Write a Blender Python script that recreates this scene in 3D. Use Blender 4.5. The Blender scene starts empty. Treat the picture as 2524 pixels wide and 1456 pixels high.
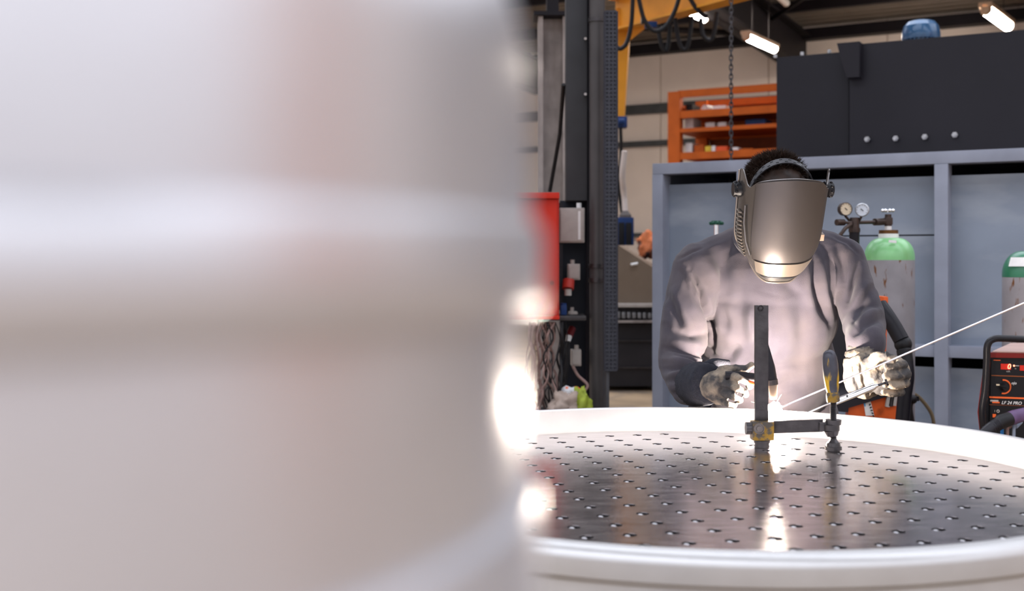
import bpy, bmesh, math, random
import numpy as np
from mathutils import Vector, Matrix, Euler, noise
random.seed(7)
PI = math.pi
C = bpy.context.scene.collection
sc = bpy.context.scene
CZ = 1.25; F = 2900.0; HX = 1262.0; HY = 640.0

# ------------------------------------------------------------------ places
def P(px, py, Y):
    return Vector(((px-HX)/F*Y, Y, CZ-(py-HY)/F*Y))
A = math.radians(-29.0)              # the hall is turned 29 degrees
U = Vector((math.cos(A), math.sin(A), 0)); V = Vector((-math.sin(A), math.cos(A), 0))
RB = Matrix.Rotation(A, 4, 'Z')
def B(u, v, z): return U*u+V*v+Vector((0, 0, z))
def Q(px, py, v):                    # point of the hall plane v seen at a pixel, as (u, z)
    d = Vector(((px-HX)/F, 1, -(py-HY)/F)); t = v/(d.dot(V)); p = d*t
    return p.dot(U), p.z+CZ
def PZ(px, py, z):
    Y = (z-CZ)*F/(HY-py); return P(px, py, Y)

# ------------------------------------------------------------------ materials
def M(name, col, rough=.5, metal=0., var=.12, scale=8., bump=0., bscale=60., emit=None, es=0., col2=None, mixlo=.5, mixhi=.65, mscale=6., mstretch=(1,1,1), coat=0., rvar=0., stretch=(1,1,1), sheen=0., trans=0.):
    m = bpy.data.materials.new(name); m.use_nodes = True
    nt = m.node_tree; b = nt.nodes['Principled BSDF']; L = nt.links
    tc = nt.nodes.new('ShaderNodeTexCoord')
    mp = nt.nodes.new('ShaderNodeMapping'); mp.inputs['Scale'].default_value = stretch
    L.new(tc.outputs['Object'], mp.inputs[0])
    n = nt.nodes.new('ShaderNodeTexNoise'); n.inputs['Scale'].default_value = scale; n.inputs['Detail'].default_value = 5
    L.new(mp.outputs[0], n.inputs['Vector'])
    r = nt.nodes.new('ShaderNodeValToRGB'); e = r.color_ramp.elements
    e[0].position = .3; e[1].position = .7
    e[0].color = [max(0, c*(1-var)) for c in col]+[1]; e[1].color = [min(1, c*(1+var)) for c in col]+[1]
    L.new(n.outputs['Fac'], r.inputs[0]); out = r.outputs[0]
    if col2:
        n2 = nt.nodes.new('ShaderNodeTexNoise'); n2.inputs['Scale'].default_value = mscale; n2.inputs['Detail'].default_value = 6
        mp2 = nt.nodes.new('ShaderNodeMapping'); mp2.inputs['Scale'].default_value = mstretch
        L.new(tc.outputs['Object'], mp2.inputs[0]); L.new(mp2.outputs[0], n2.inputs['Vector'])
        r2 = nt.nodes.new('ShaderNodeValToRGB'); r2.color_ramp.elements[0].position = mixlo; r2.color_ramp.elements[1].position = mixhi
        L.new(n2.outputs['Fac'], r2.inputs[0])
        mx = nt.nodes.new('ShaderNodeMixRGB'); mx.inputs[2].default_value = list(col2)+[1]
        L.new(r2.outputs[0], mx.inputs[0]); L.new(out, mx.inputs[1]); out = mx.outputs[0]
    L.new(out, b.inputs['Base Color'])
    b.inputs['Metallic'].default_value = metal; b.inputs['Roughness'].default_value = rough
    if rvar:
        mr = nt.nodes.new('ShaderNodeMapRange'); mr.inputs['To Min'].default_value = max(.02, rough-rvar); mr.inputs['To Max'].default_value = rough+rvar
        L.new(n.outputs['Fac'], mr.inputs[0]); L.new(mr.outputs[0], b.inputs['Roughness'])
    b.inputs['Specular IOR Level'].default_value = .5 if (metal > .3 or coat) else .22
    b.inputs['Coat Weight'].default_value = coat
    b.inputs['Sheen Weight'].default_value = sheen
    if trans: b.inputs['Transmission Weight'].default_value = trans
    if bump:
        n3 = nt.nodes.new('ShaderNodeTexNoise'); n3.inputs['Scale'].default_value = bscale; n3.inputs['Detail'].default_value = 4
        L.new(mp.outputs[0], n3.inputs['Vector'])
        bp = nt.nodes.new('ShaderNodeBump'); bp.inputs['Strength'].default_value = bump; bp.inputs['Distance'].default_value = .01
        L.new(n3.outputs['Fac'], bp.inputs['Height']); L.new(bp.outputs[0], b.inputs['Normal'])
    if emit:
        b.inputs['Emission Color'].default_value = list(emit)+[1]; b.inputs['Emission Strength'].default_value = es
    return m

steel = M('brushed_steel', (.80, .80, .82), .24, 1, .04, 30, .03, 200, rvar=.05)
steel_vessel = M('vessel_steel', (.585, .58, .605), .33, .62, .03, 20, .015, 120, rvar=.03)
ring_steel = M('ring_steel', (.50, .49, .485), .40, .5, .03, 20, .02, 120, rvar=.05)
steel_plate = M('plate_steel', (.90, .83, .82), .165, 1, .12, 14, .035, 90, rvar=.06, stretch=(1, 3, 1))
dark_steel = M('dark_steel', (.055, .05, .052), .38, .7, .3, 30, .1, 150)
zinc = M('zinc', (.45, .45, .46), .35, 1, .2, 40)
chrome = M('chrome', (.85, .85, .86), .12, 1, .05, 30)
cloth = M('sweater_cloth', (.048, .0425, .053), .95, 0, .22, 12, .12, 450, sheen=.08, col2=(.070, .059, .064), mscale=7, mixlo=.45, mixhi=.7)
cloth_dark = M('cuff_cloth', (.02, .021, .028), .95, 0, .2, 60, .4, 300)
trouser = M('trouser_cloth', (.02, .022, .03), .95, 0, .2, 30, .3, 300)
glove_m = M('glove_leather', (.25, .20, .15), .75, 0, .3, 30, .4, 90, col2=(.045, .042, .042), mscale=19, mixlo=.44, mixhi=.58)
skin = M('skin', (.20, .10, .075), .5, 0, .1, 20, .05, 200)
hair_m = M('hair', (.022, .012, .008), .5, 0, .4, 60)
mask_m = M('mask_shell', (.12, .11, .105), .24, .75, .08, 12, .02, 30)
visor_m = M('mask_panel', (.085, .074, .070), .42, .8, .06, 10, .015, 60, rvar=.05)
lens_m = M('lens', (.24, .20, .165), .28, .7, .05, 12)
blackp = M('black_plastic', (.008, .0075, .009), .45, 0, .2, 30, .03, 80)
rubber = M('rubber', (.007, .006, .009), .42, 0, .2, 30)
dgrey = M('dark_grey_paint', (.015, .0135, .018), .42, 0, .10, 2, .02, 40)
bluegrey = M('blue_grey_paint', (.23, .265, .325), .42, .0, .10, 3, .03, 30, col2=(.34, .37, .42), mscale=2.2, mixlo=.52, mixhi=.8, mstretch=(1, 1, 2.6))
framegrey = M('frame_grey_paint', (.27, .29, .355), .45, 0, .12, 5, .04, 30)
postgrey = M('post_paint', (.035, .035, .038), .55, 0, .15, 6)
pipegrey = M('pipe_paint', (.065, .06, .06), .4, .2, .15, 6)
traygrey = M('tray_paint', (.045, .047, .058), .5, .3, .2, 30)
oldsteel = M('column_paint', (.30, .26, .24), .6, 0, .25, 6, .1, 20, col2=(.14, .11, .10), mscale=2, mstretch=(3, 3, .4), mixlo=.5, mixhi=.75)
yellow = M('crane_yellow', (.66, .27, .02), .45, 0, .1, 5)
orange = M('rack_orange', (.44, .085, .007), .6, 0, .12, 6)
red = M('cabinet_red', (.46, .02, .008), .55, 0, .06, 4)
blue = M('deep_blue', (.01, .035, .13), .4, 0, .2, 8)
blueball = M('motor_blue', (.02, .09, .20), .28, .1, .2, 12, coat=.5, col2=(.25, .3, .36), mixlo=.6, mixhi=.8)
wallm = M('wall_panel', (.88, .79, .71), .7, 0, .05, 1.5)
railm = M('wall_rail', (.07, .075, .08), .5, 0, .2, 5)
roofm = M('roof_sheet', (.20, .17, .145), .6, .2, .12, 2)
beamm = M('roof_beam', (.009, .007, .010), .55, 0, .2, 4)
floorm = M('floor_concrete', (.30, .21, .13), .6, 0, .25, 2, .05, 30, col2=(.17, .13, .10), mscale=3)
whitebox = M('socket_grey', (.40, .36, .33), .5, 0, .08, 20)
white = M('white_label', (.75, .74, .73), .6, 0, .06, 40)
lampglow = M('lamp_glow', (.9, .9, .9), .4, emit=(1, .88, .76), es=110)
lamphouse = M('lamp_housing', (.55, .40, .28), .5)
green_l = M('bottle_green', (.19, .47, .19), .32, 0, .12, 14, coat=.2)
green_d = M('bottle_dark_green', (.02, .16, .08), .32, 0, .12, 14, coat=.2)
bottle_g = M('bottle_grey', (.28, .265, .28), .45, .1, .12, 10, col2=(.15, .06, .02), mscale=15, mixlo=.60, mixhi=.67, mstretch=(3, 3, .8))
brown = M('rusty_collar', (.12, .05, .015), .6, .3, .3, 60)
brass = M('regulator_bronze', (.05, .033, .027), .4, .6, .3, 40)
dial_c = M('dial_cream', (.66, .55, .40), .4)
dial_w = M('dial_white', (.60, .64, .70), .4)
mach_or = M('machine_orange', (.62, .10, .018), .42, 0, .12, 20, col2=(.30, .05, .01), mscale=14, mixlo=.6, mixhi=.75)
darkred = M('dark_red_edge', (.16, .012, .010), .35, 0, .1, 10)
redled = M('led_red', (.5, .02, .01), .4, emit=(1, .05, .02), es=.06)
ledhot = M('led_digit', (1, .2, .1), .4, emit=(1, .25, .14), es=5)
orangeline = M('orange_line', (.75, .13, .03), .4)
purple = M('purple_sleeve', (.095, .055, .125), .45, 0, .15, 30)
beige = M('hood_beige', (.20, .15, .11), .5, .3, .15, 2)
darkmach = M('machine_dark', (.022, .020, .023), .5, 0, .2, 4)
lime = M('lime_bag', (.24, .29, .03), .5, 0, .3, 20)
cable_p = M('cable_pink', (.25, .16, .14), .6, 0, .25, 30)
cable_k = M('cable_black', (.012, .011, .012), .5, 0, .2, 30)
handle_m = M('clamp_handle_paint', (.055, .055, .066), .3, .3, .2, 40, .1, 60, col2=(.50, .30, .02), mscale=24, mixlo=.53, mixhi=.57, mstretch=(1, 1, .22))
yel_worn = M('worn_yellow', (.26, .15, .022), .4, .2, .2, 30, .2, 80, col2=(.07, .06, .05), mscale=60, mixlo=.44, mixhi=.54)
ceramic = M('ceramic_cup', (.22, .16, .12), .5)
hotrod = M('filler_rod', (.85, .80, .85), .22, 1, .02, 10)
arcm = M('arc', (1, 1, 1), .5, emit=(1, .86, .74), es=7200)
sparkm = M('spark', (1, .8, .6), .5, emit=(1, .75, .5), es=12)
rope_m = M('brown_hose', (.16, .12, .07), .5)
wood = M('timber', (.30, .19, .10), .7, 0, .2, 6)
tealk = M('green_knob', (.008, .06, .035), .4)
ground = M('yard_ground', (.34, .28, .28), .7, 0, .15, .6)
reflect_brown = M('pillar_reflect_brown', (.80, .27, .09), .7, 0, .15, 3)  # tint of the pillar added for the brown stripe on the vessel

# ------------------------------------------------------------------ mesh building
class MB:
    def __init__(s): s.bm = bmesh.new()
    def add(s, verts, faces, mat=None):
        vs = [s.bm.verts.new(mat @ Vector(v) if mat else v) for v in verts]
        for f in faces:
            try: s.bm.faces.new([vs[i] for i in f])
            except ValueError: pass
        return s
    def box(s, c, size, rot=None, bev=0.):
        t = bmesh.new(); bmesh.ops.create_cube(t, size=1)
        bmesh.ops.scale(t, vec=size, verts=t.verts)
        if bev: bmesh.ops.bevel(t, geom=t.edges[:], offset=bev, segments=2, affect='EDGES', profile=.7)
        m = Matrix.Translation(c) @ (rot.to_4x4() if rot is not None else Matrix.Identity(4))
        return s.merge(t, m)
    def bbox(s, u0, u1, v0, v1, z0, z1, bev=0.):   # box in hall coordinates
        return s.box(B((u0+u1)/2, (v0+v1)/2, (z0+z1)/2), (abs(u1-u0), abs(v1-v0), abs(z1-z0)), RB, bev)
    def merge(s, t, m=None):
        t.verts.index_update()
        vs = [s.bm.verts.new(m @ v.co if m else v.co) for v in t.verts]
        for f in t.faces:
            try: s.bm.faces.new([vs[v.index] for v in f.verts])
            except ValueError: pass
        t.free(); return s
    def tube(s, pts, r, n=10, cap=True, r_list=None):
        pts = [Vector(p) for p in pts]; rings = []
        up = None
        for i, p in enumerate(pts):
            d = (pts[min(i+1, len(pts)-1)]-pts[max(i-1, 0)]).normalized()
            if up is None:
                up = Vector((0, 0, 1)) if abs(d.z) < .9 else Vector((0, 1, 0))
            x = d.cross(up).normalized(); y = x.cross(d).normalized(); up = y
            rr = r_list[i] if r_list else r
            rings.append([s.bm.verts.new(p+(x*math.cos(2*PI*k/n)+y*math.sin(2*PI*k/n))*rr) for k in range(n)])
        for a, b in zip(rings[:-1], rings[1:]):
            for k in range(n): s.bm.faces.new([a[k], a[(k+1) % n], b[(k+1) % n], b[k]])
        if cap:
            s.bm.faces.new(rings[0][::-1]); s.bm.faces.new(rings[-1])
        return s
    def cyl(s, a, b, r, r2=None, n=20):
        a, b = Vector(a), Vector(b)
        return s.tube([a, b], r, n, True, [r, r if r2 is None else r2])
    def lathe(s, c, prof, n=48, axis='Z', a0=0, a1=2*PI, rot=None):
        c = Vector(c); full = abs(a1-a0-2*PI) < 1e-6; k = n if full else n+1; rings = []
        for r, z in prof:
            ring = []
            for i in range(k):
                a = a0+(a1-a0)*i/n; p = Vector((r*math.cos(a), r*math.sin(a), z))
                if rot is not None: p = rot @ p
                ring.append(s.bm.verts.new(c+p))
            rings.append(ring)
        for a, b in zip(rings[:-1], rings[1:]):
            for i in range(n): s.bm.faces.new([a[i], a[(i+1) % k], b[(i+1) % k], b[i]])
        if full:
            if prof[0][0] > 1e-5 and prof[0] != prof[-1]: s.bm.faces.new(rings[0][::-1])
            if prof[-1][0] > 1e-5 and prof[0] != prof[-1]: s.bm.faces.new(rings[-1])
        return s
    def prism(s, pts, ext):          # polygon of world points pushed along ext
        pts = [Vector(p) for p in pts]; ext = Vector(ext)
        a = [s.bm.verts.new(p) for p in pts]; b = [s.bm.verts.new(p+ext) for p in pts]; n = len(pts)
        s.bm.faces.new(a[::-1]); s.bm.faces.new(b)
        for i in range(n): s.bm.faces.new([a[i], a[(i+1) % n], b[(i+1) % n], b[i]])
        return s
    def ball(s, c, r, seg=20, sc_=(1, 1, 1)):
        t = bmesh.new(); bmesh.ops.create_uvsphere(t, u_segments=seg, v_segments=seg//2+2, radius=r)
        return s.merge(t, Matrix.Translation(c) @ Matrix.Diagonal((*sc_, 1)))
    def torus(s, c, R, r, rot=None, n=36, k=10, a0=0, a1=2*PI):
        pts = []
        rot = rot or Matrix.Identity(3); full = abs(a1-a0-2*PI) < 1e-6
        rings = []
        cnt = n if full else n+1
        for i in range(cnt):
            a = a0+(a1-a0)*i/n
            d = Vector((math.cos(a), math.sin(a), 0))
            rings.append([s.bm.verts.new(Vector(c)+rot @ (d*(R+r*math.cos(2*PI*j/k))+Vector((0, 0, r*math.sin(2*PI*j/k))))) for j in range(k)])
        for i in range(n):
            a, b = rings[i], rings[(i+1) % cnt]
            for j in range(k): s.bm.faces.new([a[j], a[(j+1) % k], b[(j+1) % k], b[j]])
        return s
    def build(s, name, mat, parent=None, smooth=35, kind=None, label=None, cat=None, group=None):
        bmesh.ops.recalc_face_normals(s.bm, faces=s.bm.faces)
        me = bpy.data.meshes.new(name); s.bm.to_mesh(me); s.bm.free()
        return link(name, me, mat, parent, smooth, kind, label, cat, group)

def link(name, me, mat, parent=None, smooth=35, kind=None, label=None, cat=None, group=None):
    if smooth:
        me.polygons.foreach_set('use_smooth', [True]*len(me.polygons))
        if smooth < 180: me.set_sharp_from_angle(angle=math.radians(smooth))
    o = bpy.data.objects.new(name, me); me.materials.clear(); me.materials.append(mat); C.objects.link(o)
    if parent is not None: attach(o, parent)
    elif len(me.vertices):            # top-level mesh: origin at its base centre
        co = [v.co for v in me.vertices]
        c = Vector((sum(v.x for v in co)/len(co), sum(v.y for v in co)/len(co), min(v.z for v in co)))
        me.transform(Matrix.Translation(-c)); o.location = c
    tag(o, label, cat, group, kind)
    return o
def abs_loc(o):
    p = o.location.copy(); 
    return p
def attach(o, parent):
    o.parent = parent
    base = Vector(parent.get('_base', (0, 0, 0)))
    if '_base' in parent.keys() and o.type == 'MESH' and len(o.data.vertices):
        o.data.transform(Matrix.Translation(-base))
    elif '_base' in parent.keys():
        o.location -= base
    o['_base'] = tuple(base)
def tag(o, label=None, cat=None, group=None, kind=None):
    if label: o['label'] = label
    if cat: o['category'] = cat
    if group: o['group'] = group
    if kind: o['kind'] = kind
    return o
def thing(name, label, cat, loc=(0, 0, 0), group=None, kind=None):
    o = bpy.data.objects.new(name, None); o.location = loc; C.objects.link(o); o['_base'] = tuple(loc)
    o.empty_display_size = .1
    return tag(o, label, cat, group, kind)
def dup(root, off, label, extra=None):
    r = root.copy(); C.objects.link(r); r.location = root.location+Vector(off); r['label'] = label
    for ch in list(root.children):
        c = ch.copy(); C.objects.link(c); c.parent = r
        for g in ch.children:
            d = g.copy(); C.objects.link(d); d.parent = c
    return r
def text(name, s, size, loc, rot, mat, parent, ext=.001, shear=0.):
    cu = bpy.data.curves.new(name, 'FONT'); cu.body = s; cu.size = size; cu.extrude = ext; cu.shear = shear
    cu.align_x = 'CENTER'; cu.align_y = 'CENTER'
    o = bpy.data.objects.new(name, cu); C.objects.link(o)
    me = bpy.data.meshes.new_from_object(o); bpy.data.objects.remove(o)
    me.transform(Matrix.Translation(loc) @ rot.to_4x4())
    return link(name, me, mat, parent, 0)
def struct(name, mb, mat, **k): return mb.build(name, mat, kind='structure', **k)
def smooth_path(pts, n=8):
    pts = [Vector(p) for p in pts]; out = []
    q = [2*pts[0]-pts[1]]+pts+[2*pts[-1]-pts[-2]]
    for i in range(1, len(q)-2):
        for k in range(n):
            t = k/n; a, b, c, d = q[i-1], q[i], q[i+1], q[i+2]
            out.append(.5*((2*b)+(c-a)*t+(2*a-5*b+4*c-d)*t*t+(3*b-a-3*c+d)*t**3))
    out.append(pts[-1]); return out
def remesh(mb, voxel, it=6, fac=.5):
    me = bpy.data.meshes.new('tmp'); bmesh.ops.recalc_face_normals(mb.bm, faces=mb.bm.faces); mb.bm.to_mesh(me); mb.bm.free()
    o = bpy.data.objects.new('tmp', me); C.objects.link(o)
    r = o.modifiers.new('r', 'REMESH'); r.mode = 'VOXEL'; r.voxel_size = voxel; r.use_smooth_shade = True
    s = o.modifiers.new('s', 'SMOOTH'); s.factor = fac; s.iterations = it
    dg = bpy.context.evaluated_depsgraph_get(); dg.update()
    m2 = bpy.data.meshes.new_from_object(o.evaluated_get(dg)); bpy.data.objects.remove(o); bpy.data.meshes.remove(me)
    return m2
def displace(me, fn):
    n = len(me.vertices); co = np.empty(n*3); me.vertices.foreach_get('co', co); co = co.reshape(-1, 3)
    no = np.empty(n*3); me.vertices.foreach_get('normal', no); no = no.reshape(-1, 3)
    d = fn(co, no); co = co+no*d[:, None]
    me.vertices.foreach_set('co', co.ravel()); me.update()
def limb(mb, pts, rads, n=16):       # tapered limb through joints with rounded ends, as overlapping volumes
    pts = [Vector(p) for p in pts]
    for i in range(len(pts)-1):
        mb.tube([pts[i], pts[i+1]], 1, n, True, [rads[i], rads[i+1]])
    for p, r in zip(pts, rads): mb.ball(p, r, 14)
    return mb

# ================================================================== THE HALL
struct('floor', MB().bbox(-16, 12, -14, 20.2, -.1, 0), floorm)
struct('ground_yard', MB().box((0, 0, -.16), (240, 240, .1)), ground)
WV = 20.0
mb = MB(); u = -16.0
while u < 6.9:                         # cream sandwich panels with narrow joints
    mb.bbox(u+.008, min(u+1.992, 7.0), WV, WV+.15, 0, 5.6); u += 2.0
mb.bbox(-16, 7.0, WV+.05, WV+.16, 0, 5.6)
struct('wall_back', mb, wallm)
def rail(y_px, x_px, h, dep=.12):
    uu, z = Q(x_px, y_px, WV-dep); return z
for y0, y1 in ((258, 281), (348, 361), (574, 584)):
    _, z0 = Q(1580, y1, WV-.1); _, z1 = Q(1580, y0, WV-.1)
    struct('trim_wall_rail', MB().bbox(-16, 7.0, WV-.14, WV-.002, z0, z1), railm)
_, ze = Q(1600, 138, WV); _, ze2 = Q(1600, 122, WV)
struct('trim_eaves_beam', MB().bbox(-16, 7.0, WV-.25, WV-.003, ze, ze2+.06), beamm)
mb = MB(); mb.bbox(-16, -15.85, 1, 20, 0, 5.6); struct('wall_left', mb, wallm)
# corrugated roof sheets: ribs run along the hall
V0 = -1.0
slope = .035
def rz(v): return 5.22+slope*(WV-v)
UE = 7.0
for r0_, r1_ in ((V0, 2.4), (5.4, 7.0), (12.5, WV+.3)):
    mb = MB(); vv = r0_; prof = []
    while vv < r1_:
        for dv, dz in ((0, 0), (.10, 0), (.13, .05), (.22, .05)): prof.append((vv+dv, dz))
        vv += .25
    a = [mb.bm.verts.new(B(-16, v, rz(v)+z)) for v, z in prof]; b = [mb.bm.verts.new(B(UE, v, rz(v)+z)) for v, z in prof]
    c_ = [mb.bm.verts.new(B(-16, v, rz(v)+.12)) for v, z in prof]; d_ = [mb.bm.verts.new(B(UE, v, rz(v)+.12)) for v, z in prof]
    for i in range(len(prof)-1):
        mb.bm.faces.new([a[i], b[i], b[i+1], a[i+1]]); mb.bm.faces.new([c_[i], c_[i+1], d_[i+1], d_[i]])
    struct('ceiling', mb, roofm, smooth=0)
for v in (18.2, 16.1, 14.0, 11.9, 9.8, 7.7, 5.6, 3.5, 1.4):
    struct('beam_purlin', MB().bbox(-16, 7.0, v-.05, v+.05, rz(v)-.17, rz(v)-.01), beamm)
# rafters (run towards us)
def rafter(u, w=.32, d=.62):
    m = MB()
    for du0, du1, z0, z1 in ((-w/2, w/2, -.22, -.18), (-w/2, w/2, -d-.18, -d-.13), (-.02, .02, -d-.18, -.18)):
        p = [B(u+du0, V0, rz(V0)+z0), B(u+du1, V0, rz(V0)+z0), B(u+du1, V0, rz(V0)+z1), B(u+du0, V0, rz(V0)+z1)]
        q = [B(u+du0, WV, rz(WV)+z0), B(u+du1, WV, rz(WV)+z0), B(u+du1, WV, rz(WV)+z1), B(u+du0, WV, rz(WV)+z1)]
        m.prism(p, (0, 0, 0)) if False else None
        vs = [m.bm.verts.new(x) for x in p+q]
        for f in ((3, 2, 1, 0), (4, 5, 6, 7), (0, 1, 5, 4), (1, 2, 6, 5), (2, 3, 7, 6), (3, 0, 4, 7)): m.bm.faces.new([vs[i] for i in f])
    struct('beam_rafter', m, beamm)
uL, _ = Q(1335, 110, WV); uR, _ = Q(1985, 128, WV); uR2, _ = Q(2560, 60, WV)
for uu in (uL, uR, uR+(uR-uL), uL-(uR-uL)):
    if uu < 6.9: rafter(uu)
print('RAFTERS', uL, uR)
for (p0, p1, v0, v1, dz) in ((uR, uR+(uR-uL), 18, 11, -.2), (uR+(uR-uL), uR, 18, 11, -.2)):
    struct('beam_brace', MB().tube([B(p0, v0, rz(v0)+dz-.1), B(p1, v1, rz(v1)+dz-.1)], .035, 8), beamm)
struct('beam_brace', MB().tube([PZ(1545, 66, 4.9), PZ(1850, 84, 4.9)], .05, 8), beamm)
# ---- lamps
def batten(px0, py0, px1, py1, z, label, r=.05):
    a, b = PZ(px0, py0, z), PZ(px1, py1, z); d = (b-a).normalized(); mid = (a+b)/2
    t = thing('batten_lamp', label, 'ceiling lamp', mid+Vector((0, 0, .05)), 'ceiling lamps')
    m = MB().tube(smooth_path([a, b], 4), r, 14); m.build('diffuser', lampglow, t)
    x = Vector((d.x, d.y, 0)).normalized(); y = Vector((-x.y, x.x, 0)); rot = Matrix((x, y, Vector((0, 0, 1)))).transposed()
    MB().box(mid+Vector((0, 0, r*.85)), ((b-a).length+.12, r*2.3, r*.9), rot, .01).build('housing', lamphouse, t)
    for e, s in ((a, -1), (b, 1)): MB().cyl(e-d*.01*s, e+d*.06*s, r*1.06, r*.8, 14).build('end_cap', lamphouse, t)
    for e in (a.lerp(b, .2), a.lerp(b, .8)):
        top = rz(e.dot(V)); MB().cyl(e+Vector((0, 0, r)), Vector((e.x, e.y, top)), .006, n=6).build('hanger', dark_steel, t)
    return t
batten(1127, 64, 1222, 100, 4.6, 'long thin lit fluorescent lamp below the roof, beside the dark rafter over the column', .028)
batten(1840, 90, 1908, 121, 4.15, 'lit fluorescent lamp hanging over the orange rack', .055)
batten(1697, 26, 1736, 46, 4.6, 'short lit lamp seen beside the yellow crane beam and looping cables', .055)
batten(2430, 24, 2484, 64, 4.6, 'lit fluorescent lamp above the tall dark enclosure, right of the blue motor', .075)
pe0, pe1 = PZ(1915, -14, 4.75), PZ(1938, 8, 4.75); MB().tube([pe0, pe1], .05, 12).build('unlit_lamp', white, label='pale unlit lamp tube at the top edge above the dark rafter', cat='tube')  # lamp left unlit, just a plain white tube
p = PZ(1183, 4, 5.0)
t = thing('dome_lamp', 'round cream dome lamp under the roof', 'ceiling lamp', p, 'ceiling lamps')
MB().lathe(p, [(.001, -.09), (.06, -.08), (.1, -.04), (.11, 0), (.1, .04), (.05, .07), (.03, .2)], 24).build('globe', M('globe', (.8, .72, .55), .4, emit=(1, .85, .6), es=.9), t)
MB().cyl(p+Vector((0, 0, .18)), (p.x, p.y, rz(p.dot(V))), .02).build('stem', dark_steel, t)

# ================================================================== CONTAINER (blue-grey steel wall)
CV = 6.53
def QU(px, v=CV): return Q(px, HY, v)[0]
_, ztop = Q(1608, 403, CV); _, ztr = Q(1608, 430, CV)
zmid1 = Q(2360, 853, CV)[1]; zmid0 = Q(2360, 882, CV)[1]
u0, u1 = QU(1608), QU(3100)
t = thing('steel_container', 'blue-grey painted steel container wall with welded frame and recessed panels', 'container', B(u0, CV, 0))
fr = MB()
fr.bbox(u0, u1, CV, CV+.125, ztr, ztop, .004); MB().bbox(u0, u1, CV, CV+.12, .02, .14, .004).build('bottom_rail', framegrey, t)
fr.build('frame_rail', framegrey, t)
MB().bbox(QU(1640), u1, CV+.005, CV+.125, zmid0, zmid1, .004).build('middle_rail', framegrey, t)
for x0, x1 in ((1608, 1634), (1816, 1836), (2303, 2337), (2780, 2815)):
    MB().bbox(QU(x0), QU(x1), CV-.004, CV+.125, .14, ztr-.001, .004).build('upright', framegrey, t)
seam = Q(2200, 580, CV+.1)[1]
xs = [u0+.02, QU(1825), QU(2320), QU(2797), u1]
for i in range(4):  # panels stop short of the rails: open slots stand in for rail shadows
    MB().bbox(xs[i], xs[i+1]-.002, CV+.10, CV+.12, .1, zmid0-.062).build('panel', bluegrey, t)
    MB().bbox(xs[i], xs[i+1]-.002, CV+.10, CV+.12, zmid0+.01, seam-.004 if i == 1 else ztr-.058).build('panel', bluegrey, t)
    if i == 1: MB().bbox(xs[i], xs[i+1]-.002, CV+.10, CV+.12, seam+.004, ztr-.058).build('panel', bluegrey, t)
MB().bbox(u0+.02, u1, CV+.13, CV+1.7, ztop-.02, ztop-.005).build('roof_panel', framegrey, t)
MB().bbox(u0+.02, u1, CV+1.70, CV+1.72, .1, ztop-.01).build('back_panel', darkmach, t)  # dark lining behind the slots, so they read as shade
MB().bbox(u0+.02, u1, CV+.13, CV+1.7, .1, .12).build('floor_panel', darkmach, t)
MB().bbox(u1-.02, u1, CV+.13, CV+1.7, .1, ztop-.03).build('end_panel', darkmach, t)
MB().bbox(u0, u0+.02, CV+.126, CV+1.72, .1, ztop-.001).build('side_panel', bluegrey, t)
# ================================================================== DARK ENCLOSURE
EV = 8.35
e0 = Q(1905, HY, EV)[0]; e1 = Q(2089, HY, EV)[0]; eend = Q(2900, HY, EV)[0]; ezt = Q(1905, 137, EV)[1]
t = thing('dark_enclosure', 'tall dark grey sheet-metal enclosure behind the blue-grey container wall', 'enclosure', B(e0, EV, 0))
MB().bbox(e0, e1-.012, EV+.09, EV+2.2, 0, ezt, .004).build('side_cabinet', dgrey, t)
MB().bbox(e1+.012, eend, EV, EV+2.2, 0, ezt+.03, .004).build('body', dgrey, t)
bu0, bz0 = Q(2060, 127, EV-.1); bu1, _ = Q(2116, 127, EV-.1); bz1 = ezt+.035; _, bzb = Q(2085, 190, EV-.1); bum, _ = Q(2085, 190, EV-.1)
pts = [B(bu0, EV-.07, bz1), B(bu1, EV-.07, bz1), B(bu1, EV-.07, bzb), B(bum, EV-.07, bzb), B(bu0+.03, EV-.07, bz1-.12)]
MB().prism(pts, V*.12).build('corner_bracket', dgrey, t)
for px, py in ((2137, 343), (2207, 341), (2279, 337), (2353, 332)):
    uu, zz = Q(px, py, EV-.03)
    m = MB().cyl(B(uu, EV+.0, zz), B(uu, EV-.055, zz), .013, n=10); m.cyl(B(uu, EV-.015, zz), B(uu, EV-.03, zz), .02, n=6); m.build('bolt', zinc, t)
for px, py in ((1911, 130), (1977, 128), (2044, 124)):
    uu, _ = Q(px, py, EV+.1); MB().cyl(B(uu, EV+.1, ezt), B(uu, EV+.1, ezt+.025), .014, n=10).build('bolt', zinc, t)
# blue motor on top
bc = Q(2270, 90, EV+.5); pc = B(bc[0], EV+.5, ezt+.03)
t = thing('fan_motor', 'blue domed fan motor standing on top of the dark enclosure', 'motor', pc)
rr = 46/F*(pc.y)
_s = (Q(2270, 52, EV+.5)[1]-pc.z)
MB().lathe(pc, [(rr*.98, _s*.36), (rr, _s*.42), (rr*.99, _s*.6), (rr*.9, _s*.82), (rr*.72, _s*.96), (rr*.55, _s), (.001, _s)], 32, 'Z').build('cowl', blueball, t, smooth=20)
m = MB()
for k in range(28):
    a = 2*PI*k/28; d = Vector((math.cos(a), math.sin(a), 0)); m.box(pc+d*rr*.84+Vector((0, 0, _s*.18)), (.03, .006, _s*.36), Matrix.Rotation(a, 3, 'Z'))
m.cyl(pc, pc+Vector((0, 0, _s*.36)), rr*.8); m.build('finned_body', blueball, t)

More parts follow.
